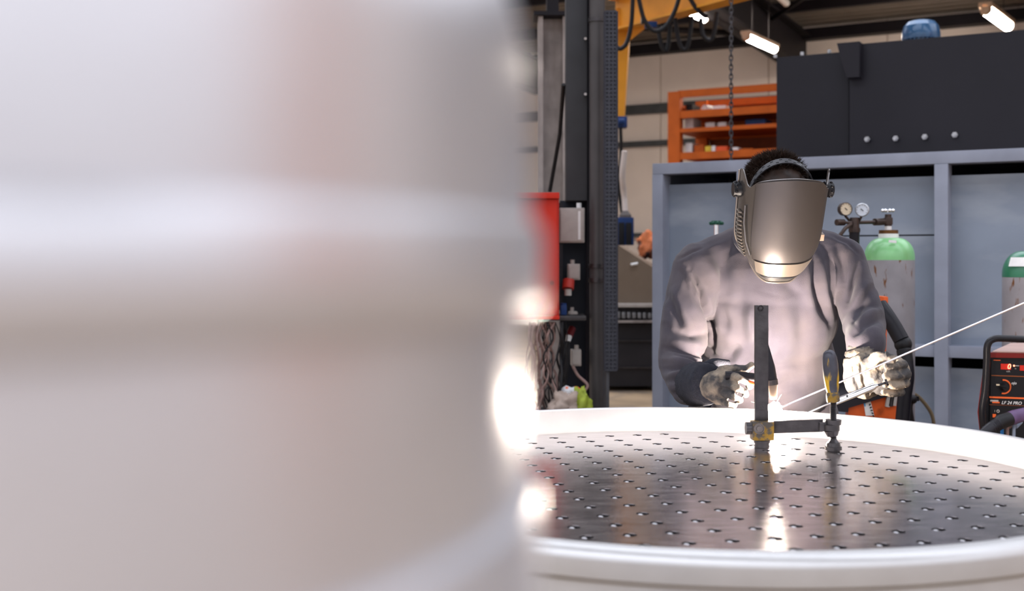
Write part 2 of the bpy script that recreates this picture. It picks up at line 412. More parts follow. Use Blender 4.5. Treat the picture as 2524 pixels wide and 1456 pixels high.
# ================================================================== ORANGE RACK
RV = 14.0
r0 = Q(1650, HY, RV)[0]; r0b = Q(1680, HY, RV)[0]; r1 = Q(1960, HY, RV)[0]
zt = Q(1650, 228, RV)[1]
t = thing('storage_rack', 'tall orange steel storage rack with loaded shelves against the back wall', 'rack', B(r0, RV, 0))
for v in (RV, RV+1.0):
    for uu in (r0, r1): MB().bbox(uu, uu+(r0b-r0)*.98, v-.06, v+.06, 0, zt, .005).build('upright', orange, t)
for py, th in ((232, .09), (283, .09), (322, .05), (385, .09), (455, .09), (560, .09)):
    z = Q(1690, py, RV)[1]
    MB().bbox(r0b-.03, r1, RV-.05, RV-.01, z-th/2, z+th/2).build('shelf_beam', orange, t)
    MB().bbox(r0b-.03, r1, RV+1.0, RV+1.04, z-th/2, z+th/2).build('shelf_beam', orange, t)
    if py > 240: MB().bbox(r0+.02, r1, RV, RV+1.0, z, z+.02).build('shelf_board', orange, t)
MB().bbox(r0b, r1, RV+1.06, RV+1.075, .3, Q(1690, 250, RV+1)[1]).build('back_sheet', M('rack_back', (.20, .045, .012), .6), t)
m = MB()
for k in range(5): m.bbox(r0+.05+.04*k, r0+.07+.04*k, RV+.2, RV+.8, zt-.2, zt-.15)
m.build('side_brace', orange, t)
def zs(py): return Q(1690, py, RV)[1]+.022
items = [('carton', 1692, 20, 28, 322, white, 'upright white carton at the left end of the upper shelf on the orange rack'),
 ('carton', 1693, 16, 30, 385, white, 'upright white carton at the left end of the lower shelf on the orange rack'),
 ('carton', 1714, 24, 24, 385, orange, 'orange carton beside the white one on the lower rack shelf'),
 ('carton', 1741, 14, 20, 385, M('yellowc', (.7, .5, .05), .5), 'small yellow carton on the lower rack shelf'),
 ('carton', 1757, 9, 20, 385, white, 'small white carton between yellow and red cartons on the rack'),
 ('carton', 1768, 26, 18, 385, M('redc', (.75, .10, .03), .5), 'red carton on the lower rack shelf behind the chain'),
 ('carton', 1808, 14, 14, 385, white, 'small white carton right of the chain on the lower rack shelf'),
 ('carton', 1826, 30, 10, 385, orange, 'low orange carton at the right of the lower rack shelf'),
 ('carton', 1742, 22, 15, 322, white, 'small white carton in the middle of the thin rack shelf'),
 ('carton', 1772, 20, 14, 322, white, 'small white carton near the chain on the thin rack shelf'),
 ('carton', 1840, 46, 16, 322, blue, 'dark blue box lying on the thin rack shelf'),
 ('carton', 1694, 16, 24, 283, blackp, 'dark box at the left end of the top rack shelf'),
 ('carton', 1760, 30, 16, 283, white, 'pale carton on the top rack shelf')]
for i, (nm, px, w, h, sh, mt, lb) in enumerate(items):
    uu = Q(px, 300, RV+.15)[0]; w *= 15/F*1.05; h *= 15/F
    m = MB().bbox(uu, uu+w, RV+.1, RV+.1+.3, zs(sh), zs(sh)+h, .006); m.bbox(uu+w*.42, uu+w*.58, RV+.098, RV+.402, zs(sh)+h-.001, zs(sh)+h+.002)
    m.build(nm, mt, label=lb, cat='box', group='boxes on the orange rack')
uu = Q(1752, 262, RV+.2)[0]
m = MB().cyl(B(uu-.06, RV+.15, zs(283)+.055), B(uu+.02, RV+.5, zs(283)+.055), .055); m.cyl(B(uu-.064, RV+.13, zs(283)+.055), B(uu-.06, RV+.15, zs(283)+.055), .02)
m.build('paper_roll', white, label='white roll lying on the top shelf of the orange rack', cat='roll')
# ================================================================== CHAIN
m = MB(); z = 1.9; ptop = P(1802, -40, 8.0); k = 0; x0, y0 = ptop.x, ptop.y
zc = ptop.z+.2
while zc > 1.2:
    rot = Matrix.Rotation(PI/2, 3, 'X') if k % 2 else Matrix.Rotation(PI/2, 3, 'X') @ Matrix.Rotation(0, 3, 'Z')
    rot = Matrix.Rotation(PI/2*(k % 2), 3, 'Z') @ Matrix.Rotation(PI/2, 3, 'X')
    t_ = bmesh.new(); q = MB(); q.torus((0, 0, 0), .0125, .0045, None, 12, 6)
    q.bm.verts.index_update(); m.merge(q.bm, Matrix.Translation((x0, y0, zc)) @ rot.to_4x4() @ Matrix.Diagonal((.9, 1.7, 1, 1)))
    zc -= .032; k += 1
m.cyl((x0, y0, ptop.z+.2), (x0, y0, rz(B(0, 0, 0).dot(V)+Vector((x0, y0, 0)).dot(V))), .006, n=6)
m.build('hoist_chain', dark_steel, label='dark chain hanging from the roof in front of the orange rack', cat='chain')

# ================================================================== YELLOW JIB CRANE
ja = P(1532, 48, 10.5); jb = P(1860, -62, 8.6)
t = thing('jib_crane', 'yellow jib crane with tapered hanging bracket under the roof', 'crane', P(1532, 290, 10.5))
dirj = (jb-ja).normalized(); side = dirj.cross(Vector((0, 0, 1))).normalized(); upj = side.cross(dirj)
def beam(a, b, w, h, th, name, mat, par):
    m = MB()
    for (x0_, x1_, y0_, y1_) in ((-w/2, w/2, -h/2, -h/2+th), (-w/2, w/2, h/2-th, h/2), (-th/2, th/2, -h/2+th, h/2-th)):
        m.prism([a+side*x0_+upj*y0_, a+side*x1_+upj*y0_, a+side*x1_+upj*y1_, a+side*x0_+upj*y1_], b-a)
    return m.build(name, mat, par)
beam(ja+dirj*-.1+Vector((0, 0, .05)), jb, .16, .3, .02, 'beam', yellow, t)
pl = [P(1519, 20, 10.5), P(1552, 20, 10.5), P(1549, 120, 10.5), P(1537, 292, 10.5), P(1521, 292, 10.5), P(1519, 120, 10.5)]
MB().prism(pl, (.03, .22, 0)).build('bracket', yellow, t)
MB().prism([P(1549, 62, 10.44), P(1600, 62, 10.2), P(1552, 100, 10.44)], (0, .03, 0)).build('gusset', yellow, t)
m = MB().box(P(1531, 302, 10.5), (.10, .12, .1), None, .012); m.cyl(P(1524, 300, 10.4), P(1538, 300, 10.4), .03); m.build('end_block', blue, t)
m = MB().box(P(1604, 62, 9.8), (.10, .08, .05), None, .008); m.build('trolley', blue, t)
MB().cyl(P(1580, 50, 9.8), P(1586, 50, 9.8), .035).build('trolley_wheel', dark_steel, t)
pth = B(0, 0, 0)
for k, pth_ in enumerate((P(1535, 20, 10.5), P(1790, -50, 9))):
    MB().cyl(pth_+Vector((0, .05, .05)), Vector((pth_.x, pth_.y+.05, rz(pth_.dot(V)))), .04).build('roof_hanger', dark_steel, t)
loops = [([(1560, -5), (1556, 60), (1545, 105), (1530, 120), (1520, 116)], 9.6),
         ([(1574, -5), (1588, 48), (1612, 76), (1640, 66), (1662, 30), (1674, -5)], 9.4),
         ([(1700, -5), (1716, 20), (1735, 38), (1744, 40)], 9.2),
         ([(1624, 60), (1626, 95), (1636, 122), (1646, 118), (1652, 60)], 9.7),
         ([(1664, 45), (1672, 98), (1684, 122), (1696, 110), (1706, 40)], 9.6),
         ([(1727, 45), (1732, 84), (1746, 99), (1758, 88), (1768, 30)], 9.5)]
names = ['leftmost looping black cable hanging beside the yellow bracket', 'wide looping black cable in front of the yellow crane beam', 'short black cable curving down to the small lamp by the crane beam', 'narrow cable loop under the crane beam near the blue trolley', 'middle narrow cable loop hanging under the crane beam', 'small cable loop under the end of the crane beam beside the dark rafter']
for (pp, Y), nm in zip(loops, names):
    MB().tube(smooth_path([P(x, y, Y) for x, y in pp], 6), .018, 8).build('festoon_cable', cable_k, label=nm, cat='cable', group='festoon cables under the crane beam')
# hanging pale hose and dark control pendant behind the tray
m = MB().tube(smooth_path([P(1527, 310, 10.4), P(1527, 400, 10.5), P(1536, 470, 10.6), P(1541, 520, 10.6)], 6), .022, 10)
m = MB().tube(smooth_path([P(1540, 372, 10.45), P(1534, 430, 10.5), P(1538, 480, 10.6), P(1541, 520, 10.6)], 6), .026, 10)
t = thing('crane_pendant', 'hanging blue and black crane control box on a pale hose', 'control box', P(1540, 606, 10.6))
m.build('hose', M('pale_hose', (.62, .54, .50), .6), t)
MB().tube(smooth_path([P(1529, 300, 10.45), P(1531, 380, 10.5), P(1524, 450, 10.6), P(1533, 524, 10.62)], 6), .015, 8).build('cable', cable_k, t)
MB().lathe(P(1541, 530, 10.6), [(.075, -.03), (.07, 0), (.045, .025), (.015, .05)], 4, a0=PI/4, a1=2*PI+PI/4).build('hood', M('hoodbr', (.09, .075, .07), .5), t, smooth=0)
MB().box(P(1541, 570, 10.6), (.145, .12, .25), None, .012).build('box', blue, t)
for dx in (-.045, .02): MB().box(P(1541, 576, 10.53)+Vector((dx+.012, 0, 0)), (.05, .02, .2), None, .004).build('side_panel', blackp, t)

# ================================================================== COLUMN GROUP
t = thing('building_column', 'pale scuffed steel H-section column with peeling streaks', 'column', P(1360, 1040, 9.0), kind='structure')
del t['category']
Yc = 9.0
a = P(1325, 640, Yc); b = P(1398, 640, Yc); zt = P(1360, 48, Yc).z
m = MB(); w = b.x-a.x
m.box((a.x+w*.09+.0, Yc, zt/2), (w*.16, .24, zt)); m.box((b.x-w*.09, Yc, zt/2), (w*.16, .24, zt)); m.box((a.x+w/2, Yc, zt/2), (w*.75, .025, zt))
m.build('shaft', oldsteel, t)
m = MB().box((a.x+w/2, Yc, (zt+rz(8))/2), (.09, .2, rz(8)-zt+.0)); m.box((a.x+w/2, Yc, zt+.02), (w*1.3, .3, .03)); m.build('cap', beamm, t)
def vbox(x0, x1, y0, y1, Y, dep): 
    a = P(x0, y1, Y); b = P(x1, y0, Y); return (Vector(((a.x+b.x)/2, Y+dep/2, (a.z+b.z)/2)), (b.x-a.x, dep, b.z-a.z))
t = thing('equipment_post', 'square dark grey steel post rising between the pale column and the pipe', 'post', P(1420, 1190, 6.6))
c, s = vbox(1395, 1447, -60, 494, 6.6, .14); MB().box(c, s, None, .004).build('upper_post', postgrey, t)
c, s = vbox(1380, 1449, 494, 1190, 6.75, .02); MB().box(c, s, None, .003).build('back_board', M('boardnavy', (.012, .014, .022), .5), t)
for py in (95, 232): MB().cyl(P(1443, py, 6.6), P(1443, py, 6.57), .008, n=8).build('bolt', zinc, t)
c, s = vbox(1447, 1453, -60, 1190, 6.62, .2); MB().box(c, s).build('edge_flange', M('edgeblack', (.006, .004, .008), .5), t)
t = thing('downpipe', 'grey vertical pipe with brackets running past the post', 'pipe', P(1472, 1190, 6.55))
MB().cyl(P(1472, 1180, 6.55), P(1472, -70, 6.55), 19.5/F*6.55, n=24).build('pipe', pipegrey, t)
for py in (50, 655, 690): 
    c, s = vbox(1451, 1494, py-5, py+5, 6.5, .1); MB().cyl(P(1472, py+5, 6.55), P(1472, py-5, 6.55), 22/F*6.55, n=24).build('pipe_clip', dark_steel, t)

# perforated cable tray
t = thing('cable_tray', 'vertical perforated grey cable tray beside the pipe', 'cable tray', P(1505, 912, 6.35))
x0, x1 = P(1492, 0, 6.35).x, P(1520, 0, 6.35).x; zb, ztp = P(0, 912, 6.35).z, P(0, 28, 6.35).z
m = MB(); cols = 3; rows = 90; W = (x1-x0)/cols; H = (ztp-zb)/rows
# strips around slots
for i in range(cols+1): m.box((x0+i*W, 6.35, (zb+ztp)/2), (W*.42, .004, ztp-zb))
for j in range(rows+1): m.box(((x0+x1)/2, 6.3504, zb+j*H), (x1-x0, .004, H*.5))
m.build('perforated_face', traygrey, t)
c, s = vbox(1494, 1502, 912, 1211, 6.36, .08); MB().box(c, s, None, .004).build('lower_casing', M('casing', (.05, .05, .055), .5), t)
MB().box(((x0+x1)/2, 6.364, (zb+ztp)/2), (x1-x0, .02, ztp-zb)).build('backing', M('trayback', (.045, .047, .06), .6), t)
for x in (x0-.004, x1+.004): MB().box((x, 6.375, (zb+ztp)/2), (.006, .06, ztp-zb)).build('side_lip', M('lip', (.03, .03, .04), .6), t)
# black stay cable
MB().tube([P(1389, 208, 6.62), P(1380, 330, 6.9), P(1355, 472, 7.0)], .012, 8).build('stay_cable', cable_k, label='thin dark cable slanting across the pale column', cat='cable')
# red cabinet
t = thing('red_cabinet', 'bright red wall cabinet partly hidden behind the blurred vessel', 'cabinet', P(1290, 786, 6.3))
c, s = vbox(1190, 1378, 477, 786, 6.3, .25); MB().box(c, s, None, .008).build('body', red, t)
c, s = vbox(1186, 1379, 474, 489, 6.26, .3); MB().box(c, s, None, .004).build('top_rim', red, t)
c, s = vbox(1186, 1379, 778, 787, 6.26, .3); MB().box(c, s, None, .004).build('bottom_rim', red, t)
c, s = vbox(1194, 1373, 491, 775, 6.285, .012); MB().box(c, s, None, .003).build('door', red, t)
m = MB().cyl(P(1360, 697, 6.285), P(1360, 697, 6.265), .012); m.box(P(1360, 697, 6.262), (.006, .01, .02)); m.build('lock', M('lockred', (.25, .02, .01), .4), t)
MB().box(P(1290, 632, 6.60), (.44, .06, .60), None).build('mounting_board', dgrey, t)
# socket boxes
def sockbox(x0, x1, y0, y1, Y, mat, label, name='socket_box', cat='socket box', lid=True):
    t = thing(name, label, cat, P((x0+x1)/2, y1, Y)); c, s = vbox(x0, x1, y0, y1, Y, .09); MB().box(c, s, None, .006).build('body', mat, t)
    c2, s2 = vbox(x0+3, x1-3, y0+4, y1-4, Y-.008, .01); MB().box(c2, s2, None, .002).build('lid', mat, t)
    return t
t = sockbox(1379, 1441, 512, 598, 6.55, whitebox, 'large pale grey junction box beside the red cabinet')
c, s = vbox(1425, 1431, 520, 590, 6.54, .01); MB().box(c, s).build('lid_strip', white, t)
MB().cyl(P(1427, 514, 6.6), P(1427, 500, 6.6), .014).build('cable_gland', white, t)
t = sockbox(1400, 1430, 650, 690, 6.55, whitebox, 'small pale socket box with a red plug below the large junction box')
m = MB().cyl(P(1402, 690, 6.5), P(1400, 712, 6.48), .032); m.build('plug', M('plugred', (.35, .03, .02), .4), t)
MB().cyl(P(1400, 712, 6.48), P(1400, 728, 6.48), .02).build('plug_collar', whitebox, t)
MB().cyl(P(1411, 652, 6.58), P(1411, 640, 6.58), .012).build('cable_gland', whitebox, t)
t = sockbox(1402, 1424, 768, 784, 6.55, whitebox, 'small pale socket box on the dark shelf strip', )
MB().cyl(P(1410, 768, 6.58), P(1410, 757, 6.58), .011).build('cable_gland', whitebox, t)
t = sockbox(1408, 1433, 862, 902, 6.5, whitebox, 'lowest pale socket box with a trailing cable')
MB().tube(smooth_path([P(1412, 902, 6.5), P(1425, 925, 6.45), P(1448, 948, 6.4), P(1440, 965, 6.4)], 6), .008, 8).build('cable', cable_p, t)
MB().cyl(P(1421, 862, 6.52), P(1421, 850, 6.52), .012).build('cable_gland', whitebox, t)
t = thing('industrial_plug', 'dark red plug with white tip hanging under the shelf strip', 'plug', P(1402, 842, 6.5))
MB().cyl(P(1411, 808, 6.5), P(1403, 828, 6.47), .02).build('body', M('plug2', (.12, .01, .012), .4), t)
MB().cyl(P(1403, 827, 6.47), P(1400, 841, 6.46), .017, .014).build('tip', white, t)
MB().tube(smooth_path([P(1401, 841, 6.46), P(1398, 900, 6.44), P(1390, 990, 6.44)], 5), .009, 8).build('cord', cable_k, t)
c, s = vbox(1340, 1445, 778, 790, 6.35, .3); MB().box(c, s, None, .004).build('shelf_strip', dark_steel, label='dark narrow shelf strip under the red cabinet', cat='shelf')
m = MB(); c, s = vbox(1382, 1397, 752, 776, 6.4, .05); m.box(c, s, None, .004); m.cyl(P(1389, 752, 6.42), P(1389, 747, 6.42), .016)
m.build('blue_can', blue, label='small dark can with blue top on the shelf strip', cat='can')
# hanging cables
for k in range(34):
    x = 1298+random.uniform(0, 66); pk = k < 20; x = x if pk else 1345+random.uniform(0, 46)
    Y = 6.25+random.uniform(0, .25); pts = [P(x+random.uniform(-6, 6), 794, Y)]
    for j in range(1, 6): pts.append(P(x+random.uniform(-15, 17), 786+j*46, Y+random.uniform(-.06, .06)))
    MB().tube(smooth_path(pts, 6), random.choice((.003, .0045, .007)), 7).build('hanging_cable', cable_p if pk else cable_k,
        label=('pale pinkish cable in the tangle hanging below the red cabinet' if pk else 'black cable in the tangle hanging beside the socket boxes'), cat='cable', group='pale hanging cables' if pk else 'black hanging cables')
# bags
def blob(name, c, r, mat, label, cat, sq=(1, 1, 1), seed=1, amp=.25):
    t_ = bmesh.new(); bmesh.ops.create_icosphere(t_, subdivisions=4, radius=r)
    for v in t_.verts:
        n_ = noise.noise(v.co/r*1.7+Vector((seed, 0, 0)))*amp + abs(noise.noise(v.co/r*4+Vector((seed, 3, 0))))*amp*.6
        v.co = v.co*(1+n_)
    m = MB(); m.merge(t_, Matrix.Translation(c) @ Matrix.Diagonal((*sq, 1)))
    return m.build(name, mat, label=label, cat=cat, smooth=60)
blob('crumpled_bag', P(1400, 1003, 6.24), .09, M('bagbeige', (.32, .25, .21), .6, 0, .2, 20), 'crumpled beige bag under the socket boxes', 'bag', (1, .7, .9), 2, .5)
blob('crumpled_bag', P(1408, 970, 6.28), .055, M('bagwhite', (.6, .6, .62), .5, 0, .1, 10, col2=(.8, .14, .03), mscale=14, mixlo=.5, mixhi=.54), 'crumpled white and orange bag on the beige one', 'bag', (1.2, .7, .6), 5, .5)
blob('crumpled_bag', P(1432, 1000, 6.22), .072, lime, 'crumpled lime green bag beside the pipe casing', 'bag', (.65, .6, 1.2), 8, .5)
c, s = vbox(1290, 1446, 1022, 1234, 6.08, .34)
m = MB().box(c, s, None, .01); m.build('tool_chest', darkmach, label='low dark chest below the crumpled bags', cat='chest')

# ================================================================== MACHINE WITH SLOPED HOOD
MY = 11.2
t = thing('sheet_machine', 'dark machine with sloped beige hood beyond the cable tray', 'machine', P(1555, 955, MY))
pts = [P(1470, 588, MY), P(1520, 601, MY), P(1608, 658, MY), P(1622, 668, MY), P(1622, 752, MY), P(1470, 746, MY)]
MB().prism(pts, (.15, .9, 0)).build('hood', beige, t)
m = MB().tube([P(1555, 652, MY-.02), P(1572, 649, MY-.02)], .012, 8); m.build('hood_handle', white, t)
c, s = vbox(1460, 1625, 748, 757, MY-.1, 1.0); MB().box(c, s, None, .005).build('table_edge', whitebox, t)
c, s = vbox(1465, 1622, 757, 790, MY+.05, .9); MB().box(c, s, None, .005).build('tray', dark_steel, t)
m = MB()
for k in range(7):
    c, s = vbox(1520+k*13, 1529+k*13, 768+k*.5, 784, MY-.02, .06); m.box(c, s, None, .004)
m.build('tool_row', zinc, t)
c, s = vbox(1455, 1640, 790, 795, MY-.1, 1.1); MB().box(c, s).build('ledge', oldsteel, t)
c, s = vbox(1460, 1625, 795, 952, MY, .9); MB().box(c, s, None, .01).build('base', darkmach, t)
c, s = vbox(1462, 1623, 838, 842, MY-.02, .03); MB().box(c, s).build('base_band', dark_steel, t)
c, s = vbox(1462, 1623, 904, 908, MY-.02, .03); MB().box(c, s).build('base_band', dark_steel, t)
m = MB()
for x in (1475, 1610):
    c, s = vbox(x-8, x+8, 950, 962, MY+.3, .1); c.z = .05; m.box(c, (.08, .1, .12))
m.build('feet', dark_steel, t)
blob('crumpled_bundle', P(1592, 605, 12.6), .12, M('obrown', (.55, .16, .06), .6, 0, .3, 9, col2=(.04, .02, .02), mscale=5, mixlo=.44, mixhi=.54), 'orange-brown bundle seen above the sloped hood beside the container', 'bundle', (.8, .7, 1.15), 3, .4)
c_ = P(1592, 640, 12.6)
m = MB().box((c_.x, c_.y, c_.z/2-.02), (.5, .5, c_.z-.04), None, .01); m.build('crate_stack', darkmach, label='dark cabinet carrying the orange-brown bundle behind the hood', cat='cabinet')

# ================================================================== GAS BOTTLES
def bottle(cx, Y, ztop_sh, r, top_mat, label, z_band, collar=True):
    base = Vector((cx, Y, 0)); t = thing('gas_cylinder', label, 'gas cylinder', base)
    zs_ = ztop_sh
    MB().lathe(base, [(r*.9, 0), (r, .03), (r, z_band)], 40).build('body', bottle_g, t)
    H = zs_-z_band
    prof = [(r*1.001, z_band+.0005)]+[(r*(.36+.64*math.cos(a)), z_band+H*(.12+.88*math.sin(a))) for a in [i*PI/2/10*.98 for i in range(11)]]
    MB().lathe(base, prof, 40).build('shoulder', top_mat, t)
    return t
g1 = P(2192, 565, 5.6); r1 = 60/F*5.6
t = bottle(g1.x, 5.6, P(0, 586, 5.6).z, r1, green_l, 'grey rust-spotted gas cylinder with light green shoulder and gauges beside the welder', P(0, 641, 5.6).z)
MB().cyl(P(2190, 588, 5.6), P(2190, 576, 5.6), 24/F*5.6, n=28).build('neck_label', white, t)
MB().cyl(P(2190, 576, 5.6), P(2190, 567, 5.6), 23/F*5.6, n=28).build('neck_ring', brown, t)
MB().cyl(P(2189, 567, 5.6), P(2189, 556, 5.6), .016).build('valve_neck', white, t)
m = MB().cyl(P(2189, 557, 5.6), P(2189, 528, 5.6), .017, .015); m.box(P(2189, 545, 5.6), (.035, .035, .035), None, .004); m.build('valve', brass, t)
m = MB(); hc = P(2189, 519, 5.6)
m.cyl(hc+Vector((0, 0, -.008)), hc+Vector((0, 0, .006)), .018)
for k in range(8):
    a = 2*PI*k/8; m.ball(hc+Vector((math.cos(a)*.026, math.sin(a)*.026, 0)), .0085, 10)
m.build('hand_wheel', chrome, t)
m = MB(); sp = P(2157, 600, 5.52)
m.box(P(2200, 595, 5.495), (.035, .006, .012), Euler((0, .1, 0)).to_matrix()); m.build('torn_sticker', white, t)
# regulator
t = thing('gas_regulator', 'two-gauge gas regulator screwed to the light green cylinder valve', 'regulator', P(2105, 600, 5.55))
m = MB().cyl(P(2180, 546, 5.6), P(2156, 547, 5.56), .017); m.cyl(P(2156, 547, 5.56), P(2118, 548, 5.55), .009)
m.build('inlet', brass, t)
m = MB().cyl(P(2106, 572, 5.52), P(2106, 536, 5.52), .024, .021); m.cyl(P(2106, 572, 5.52), P(2106, 562, 5.52), .027); m.build('body', brass, t)
m = MB().cyl(P(2106, 572, 5.52), P(2106, 620, 5.52), .024, .022, 24); m.build('adjusting_cap', rubber, t)
m = MB().cyl(P(2080, 548, 5.5), P(2062, 548, 5.48), .015); m.cyl(P(2100, 549, 5.5), P(2080, 548, 5.5), .007); m.build('knob', brass, t)
m = MB().tube([P(2098, 552, 5.5), P(2084, 562, 5.48), P(2070, 580, 5.48)], .009); m.build('outlet', brass, t)
for (px, py, mt, yaw) in ((2085, 515, dial_c, .15), (2125, 517, dial_w, -.35)):
    c = P(px, py, 5.5); rot = Matrix.Rotation(yaw, 3, 'Z') @ Matrix.Rotation(PI/2, 3, 'X')
    n_ = rot @ Vector((0, 0, 1)); R_ = 16.5/F*5.5
    g = MB().lathe(c, [(R_*.3, -.028), (R_, -.025), (R_, .002), (R_*.9, .004), (R_*.88, .0)], 32, rot=rot).build('gauge', zinc if mt is dial_w else brass, t)
    MB().lathe(c, [(.0005, 0), (R_*.9, 0), (R_*.9, .001)], 32, rot=rot).build('dial', mt, g)
    m = MB().box(c+n_*.003, (.016, .002, .003), Matrix.Rotation(yaw, 3, 'Z') @ Matrix.Rotation(.7, 3, 'Y'))
    for k in range(9):
        a = -.6+4.3*k/8; m.box(c+n_*.002+(rot @ Vector((math.cos(a)*R_*.74, math.sin(a)*R_*.74, 0))), (.0015, .0015, .004), Matrix.Rotation(yaw, 3, 'Z') @ Matrix.Rotation(-a+PI/2, 3, 'Y'))
    m.build('pointer', blackp, g)
    MB().cyl(c+Vector((0, .012, -R_)), P(2095 if px < 2100 else 2117, 545, 5.52), .006).build('gauge_stem', brass, t)
g2 = P(2545, 640, 5.15); r2 = 70/F*5.15
t = bottle(g2.x, 5.15, P(0, 618, 5.15).z, r2, green_d, 'grey rust-streaked gas cylinder with dark green shoulder at the right edge', P(0, 683, 5.15).z)
m = MB(); rs = []
for i in range(9):
    a = PI*1.12+i*.12; rs.append(a)
prof = [(r2*.86, P(0, 635, 5.15).z), (r2*1.005, P(0, 658, 5.15).z)]
m = MB().lathe(Vector((g2.x, 5.15, 0)), [(r2*.90+.004, P(0, 634, 5.15).z), (r2*1.0+.004, P(0, 656, 5.15).z), (r2*1.0+.002, P(0, 656, 5.15).z), (r2*.88+.001, P(0, 634, 5.15).z)], 14, a0=PI*1.1, a1=PI*1.75)
m.build('label', white, t)
a_ = PI*1.62; MB().box(Vector((g2.x+math.cos(a_)*(r2+.004)*.97, 5.15+math.sin(a_)*(r2+.004)*.97, P(0, 646, 5.15).z)), (.02, .004, .02), Matrix.Rotation(a_-PI*1.5, 3, 'Z') @ Matrix.Rotation(PI/4, 3, 'Y')).build('label_mark', green_d, t)
MB().cyl((g2.x, 5.15, P(0, 622, 5.15).z), (g2.x, 5.15, P(0, 570, 5.15).z), .03, .024).build('valve', zinc, t)
# third bottle: green hand wheel behind shoulder
g3 = P(1766, 552, 5.75)
t = bottle(g3.x, 5.75, g3.z-.13, .10, green_d, 'gas cylinder with green hand wheel standing behind the welder', g3.z-.26)
MB().cyl(g3+Vector((0, 0, -.135)), g3+Vector((0, 0, .01)), .012).build('valve', chrome, t)
m = MB().cyl(g3+Vector((0, 0, -.003)), g3+Vector((0, 0, .016)), .03, .024, 12)
for k in range(8):
    a = 2*PI*k/8; m.ball(g3+Vector((math.cos(a)*.028, math.sin(a)*.028, .004)), .009, 8)
m.build('hand_wheel', tealk, t)

# ================================================================== ORANGE POWER SOURCE + HOSE
t = thing('welding_power_source', 'scuffed orange welding machine with a white sticker behind the welder', 'welding machine', P(2150, 1060, 4.6)-Vector((0, 0, .55)))
pts = [P(2092, 1002, 4.6), P(2215, 965, 4.6), P(2224, 1028, 4.6), P(2222, 1110, 4.6), P(2085, 1110, 4.6)]
MB().prism(pts, (.12, .45, 0)).build('body', mach_or, t)
pts = [P(2030, 1010, 4.58), P(2045, 985, 4.58), P(2222, 948, 4.58), P(2219, 968, 4.58), P(2092, 1005, 4.58), P(2090, 1016, 4.58)]
MB().prism(pts, (.12, .47, 0)).build('lid', dgrey, t)
pts = [P(2129, 995, 4.595), P(2146, 989, 4.595), P(2155, 1024, 4.595), P(2134, 1024, 4.595)]
MB().prism(pts, (0, .003, 0)).build('sticker', white, t)
m = MB()
for k in range(5): m.box(P(2144+k*2.2, 997+k*7, 4.592), (.005, .002, .008), Euler((0, .6+k*.5, 0)).to_matrix())
m.build('sticker_marks', blackp, t)
pts = [P(2129, 994, 4.594), P(2133, 993, 4.594), P(2134, 1001, 4.594), P(2131, 1002, 4.594)]
MB().prism(pts, (0, .002, 0)).build('sticker_corner', M('skyblue', (.1, .35, .65), .5), t)
for x, mt in ((2190, whitebox), (2198, dark_steel), (2206, whitebox)):
    c, s = vbox(x-5, x+5, 974-(x-2190)*.2, 1003-(x-2190)*.2, 4.585, .012); MB().box(c, s, Euler((0, .15, 0)).to_matrix()).build('vent_strip', mt, t)
c, s = vbox(2020, 2230, 1110, 1350, 4.7, .5); s = (s[0], .5, P(0, 1110, 4.7).z); c.z = s[2]/2; MB().box(c, s, None, .01).build('cart', darkmach, t)
MB().box(P(2170, 850, 5.05), (.022, .1, .42), Euler((0, .04, 0)).to_matrix(), .008).build('side_rail', mach_or, t)
MB().tube([P(2166, 745, 4.95), P(2182, 790, 4.95)], .011, 8).build('rail_end', mach_or, t)
# thick hose with swivel
c, s = vbox(2036, 2096, 664, 1010, 5.0, .04); MB().box(c, s, None, .006).build('gap_backing', darkmach, t)  # dark board added to darken the gap between torso and arm
t = thing('hose_package', 'thick black torch hose with swivel joint behind the right-hand glove', 'hose', P(2215, 1040, 4.5))
MB().tube(smooth_path([P(2168, 752, 4.55), P(2186, 778, 4.52), P(2204, 806, 4.5), P(2222, 838, 4.48)], 5), .03, 16, r_list=None).build('handle_sleeve', rubber, t)
m = MB().ball(P(2226, 848, 4.48), .033); m.ball(P(2230, 868, 4.47), .028); m.tube([P(2228, 862, 4.47), P(2233, 892, 4.46)], .028, 16); m.build('swivel_joint', blackp, t)
MB().tube(smooth_path([P(2234, 890, 4.46), P(2236, 930, 4.45), P(2230, 975, 4.45), P(2222, 1060, 4.45)], 6), .026, 16).build('hose', rubber, t)
MB().tube(smooth_path([P(2246, 990, 5.2), P(2244, 1010, 5.2), P(2252, 1060, 5.2)], 6), .011, 8).build('thin_cable', cable_k, t)
m = MB().ball(P(2250, 984, 5.2), .02); m.box(P(2258, 982, 5.2), (.02, .02, .02)); m.build('connector', blackp, t)
MB().tube(smooth_path([P(2240, 966, 5.7), P(2262, 976, 5.7), P(2284, 1000, 5.7), P(2298, 1025, 5.7), P(2304, 1060, 5.7)], 6), .009, 8).build('brown_hose', rope_m, label='thin brown hose arching down against the container wall', cat='hose')

